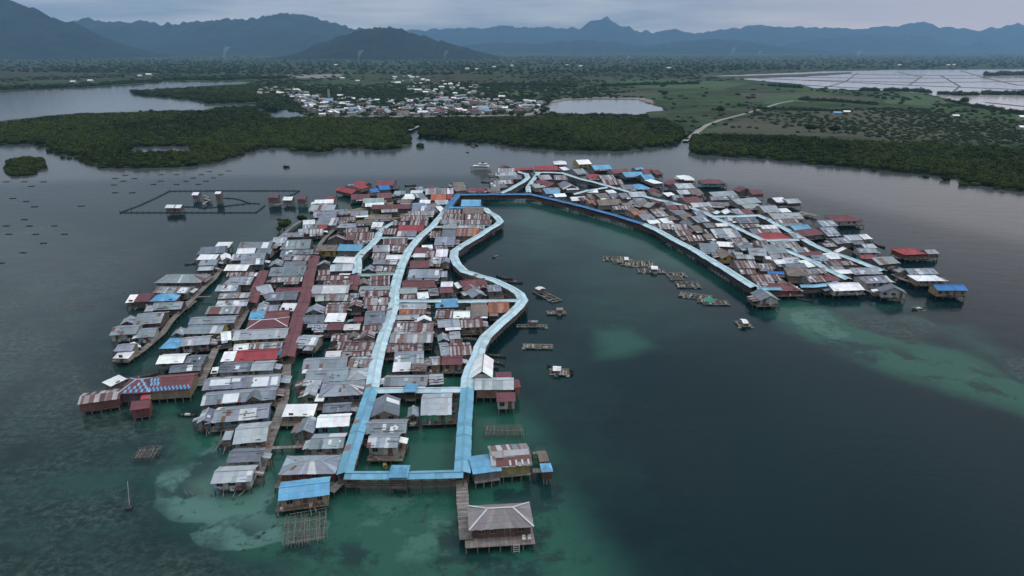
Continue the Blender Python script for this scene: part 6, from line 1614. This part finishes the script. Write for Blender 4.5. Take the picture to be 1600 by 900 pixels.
for x0, y0, x1, y1, D_, code, zz, lab in ((257,325,271,325,5,'w',3.3,"white-topped left hut of the twin huts in the fish pen"),(272,325,282,325,5,'w',3.1,"white-topped right hut of the twin huts in the fish pen"),(299,305,309,305,5,'w',3.2,"small pale hut at the back left of the fish pen"),(335,303,344,303,4,'w',5.0,"tall narrow hut at the back of the fish pen"),
        (417,309,434,309,5,'m',4.2,"two-storey red-roofed hut at the fish pen's right end"),(441,313,456,313,6,'w',3.0,"low white-roofed shed right of the two-storey red hut"),(463,311.5,477,311.5,5,'m',3.6,"open maroon-roofed hut on the walkway to the fish pen")):
    m_, W_, rz_, bk = place(x0, y0, x1, y1, zz)
    box_house("pen_hut", m_ + bk * D_ / 2, rz_, max(W_, 3), D_, zz, 1.4, code, 'L', (.16, .13, .125), lab, "hut", .4, seed=int(x0), inset=.4)
plank_path([(428,320),(445,318),(462,317),(480,318)], 1.5, "walkway on stakes joining the fish pen to the village", seed=31)
plank_path([(318,305),(326,308),(320,310),(330,313),(322,315),(318,319)], 1.4, "zigzag plank walk inside the fish pen", seed=32)
# floats of the seaweed lines
fl = MB(); fl.box(-1.6, 1.6, -.35, .35, -.1, .18, (.045, .05, .05)); fl.box(-1.1, -.6, -.5, .5, .1, .26, (.07, .07, .07)); fl.box(.6, 1.1, -.5, .5, .1, .26, (.07, .07, .07))
for k in range(5): fl.box(-1.5 + k * .65, -1.25 + k * .65, -.42, .42, .12, .2, (.08, .08, .07))
FLM = fl.mesh("seaweed_float", M_WOOD)
for x, y in ((215,268),(196,274),(252,273),(276,273),(315,273),(345,273),(357,267),(327,268),(334,278),(302,278),(322,283),(291,283),(276,288),(310,288),(251,283),(210,279),(180,279),(193,283),(178,289),(240,288),(207,301),(180,301),(49,291),(10,284),(38,284),(68,284),(20,310),(41,315),(54,323),(38,343),(46,353),(10,353),(85,353),(56,366),(14,366),(101,366),(68,380),(36,395),(2,411),(127,322)):
    q = P(x, y); o = link("seaweed_float", FLM, None, None, (q.x, q.y, 0)); s = .5 + q.length / 420; o.scale = (s * .62, s * R.uniform(.6, 1.0), 1); o.rotation_euler = (0, 0, R.uniform(-.1, .3)); tag(o, "low dark float on the open water left of the village", "float", "floats of the seaweed lines")

# white passenger boat behind the inlet
def ship():
    a, b = P(735, 266, 0), P(768, 267, 0); c = (a + b) / 2; L_ = (b - a).length; root = empty("passenger_boat", (c.x, c.y, 0), math.atan2((b - a).y, (b - a).x)); tag(root, "large white passenger boat moored behind the inlet houses", "boat")
    mb = hull(L_, 4.2, 1.5, (.55, .57, .58), (.3, .3, .3), .8); mb.build("hull", M_WALL, root)
    cb = MB(); cb.box(-L_ * .32, L_ * .36, -1.6, 1.6, 1.3, 3.1, (.62, .64, .65)); cb.build("cabin", M_WALL, root)
    rb = MB(); rb.box(-L_ * .36, L_ * .40, -2.0, 2.0, 3.1, 3.25, (.70, .72, .73)); rb.box(-L_ * .1, L_ * .3, -1.3, 1.3, 4.6, 4.72, (.72, .74, .75)); rb.build("roof", M_ROOF, root)
    ub = MB(); ub.box(-L_ * .06, L_ * .26, -1.1, 1.1, 3.25, 4.6, (.45, .47, .48)); ub.build("wheelhouse", M_WALL, root)
    tb = MB(); tb.box(L_ * .04, L_ * .14, -.6, .6, 4.72, 5.6, (.05, .06, .07)); tb.build("funnel", M_WALL, root)
    for k in range(7):
        w_ = MB(); x = -L_ * .28 + k * L_ * .09; w_.box(x, x + .9, -1.66, -1.58, 2.0, 2.7, (.04, .05, .06)); w_.build("window", M_GLASS, root)
    fb = MB(); fb.bar((-L_ * .45, 0, 1.6), (-L_ * .45, 0, 4.5), .1, .1, (.5, .5, .5)); fb.build("mast", M_WOOD, root)
ship()
for i, (x0, y0, x1, y1, lab) in enumerate(((762,272,776,274,"dark jetty of planks right of the passenger boat"),(768,280,782,278,"low jetty left of the inlet's outer houses"),(1235,338,1268,334,"dark timber platform on the right wing's outer edge"),(1250,331,1275,337,"timber-littered end platform on the right wing's outer edge"),(1400,420,1422,432,"grey timber platform on the seaward tip"),(286,482,300,470,"open plank platform in the leftmost gap"),(345,605,358,585,"litter-strewn platform by the second plank path"))):
    plank_path([(x0, y0), ((x0 + x1) / 2, (y0 + y1) / 2 - .5), (x1, y1)], 3.0, lab, 1.1, "work platforms at the village edges", cat="platform", seed=50 + i)

# ------------------------------------------------------------------ smoke of small field fires
def smoke(x, ybase, hpx, label, dens=.0022):
    b = P(x, ybase, .8); k = b.length / 1150; h = hpx * k; rnd = random.Random(int(x)); mb = MB(); rings = []
    for i in range(9):
        t = i / 8; c = Vector((h * .35 * t * t + h * .04 * math.sin(t * 7), h * .1 * t, 2 + h * t)); r_ = h * (.03 + .17 * t) * rnd.uniform(.85, 1.15)
        rings.append([c + Vector((math.cos(6.283 * j / 10) * r_, math.sin(6.283 * j / 10) * r_, rnd.uniform(-.02, .02) * h)) for j in range(10)])
    for a, c in zip(rings, rings[1:]):
        for j in range(10): mb.tri([a[j], a[(j + 1) % 10], c[(j + 1) % 10], c[j]])
    mb.tri(rings[0][::-1]); mb.tri(rings[-1])
    m = bpy.data.materials.new("smoke"); m.use_nodes = True; t_ = m.node_tree; t_.nodes.clear(); o_ = t_.nodes.new("ShaderNodeOutputMaterial"); v = t_.nodes.new("ShaderNodeVolumePrincipled")
    v.inputs['Density'].default_value = dens * 300 / max(h, 50); v.inputs['Color'].default_value = (.75, .85, .95, 1); t_.links.new(v.outputs[0], o_.inputs['Volume'])
    o = mb.build("smoke_plume", m, None, b); tag(o, label, "smoke plume", None, "stuff")
smoke(978, 103, 14, "thin smoke column rising below the pointed peak")
smoke(1142, 92, 16, "faint smoke plume drifting right below the right foothills")
smoke(350, 98, 22, "tall faint smoke column in front of the left range")
smoke(1338, 95, 13, "thin smoke column on the distant plain at the right")
smoke(560, 98, 18, "faint smoke column before the dark rounded hill")
smoke(694, 96, 16, "faint smoke column at the right foot of the rounded hill")
smoke(1185, 90, 10, "small smoke wisp right of the foothill plume")
smoke(800, 105, 10, "short smoke wisp at the foot of the distant plain")
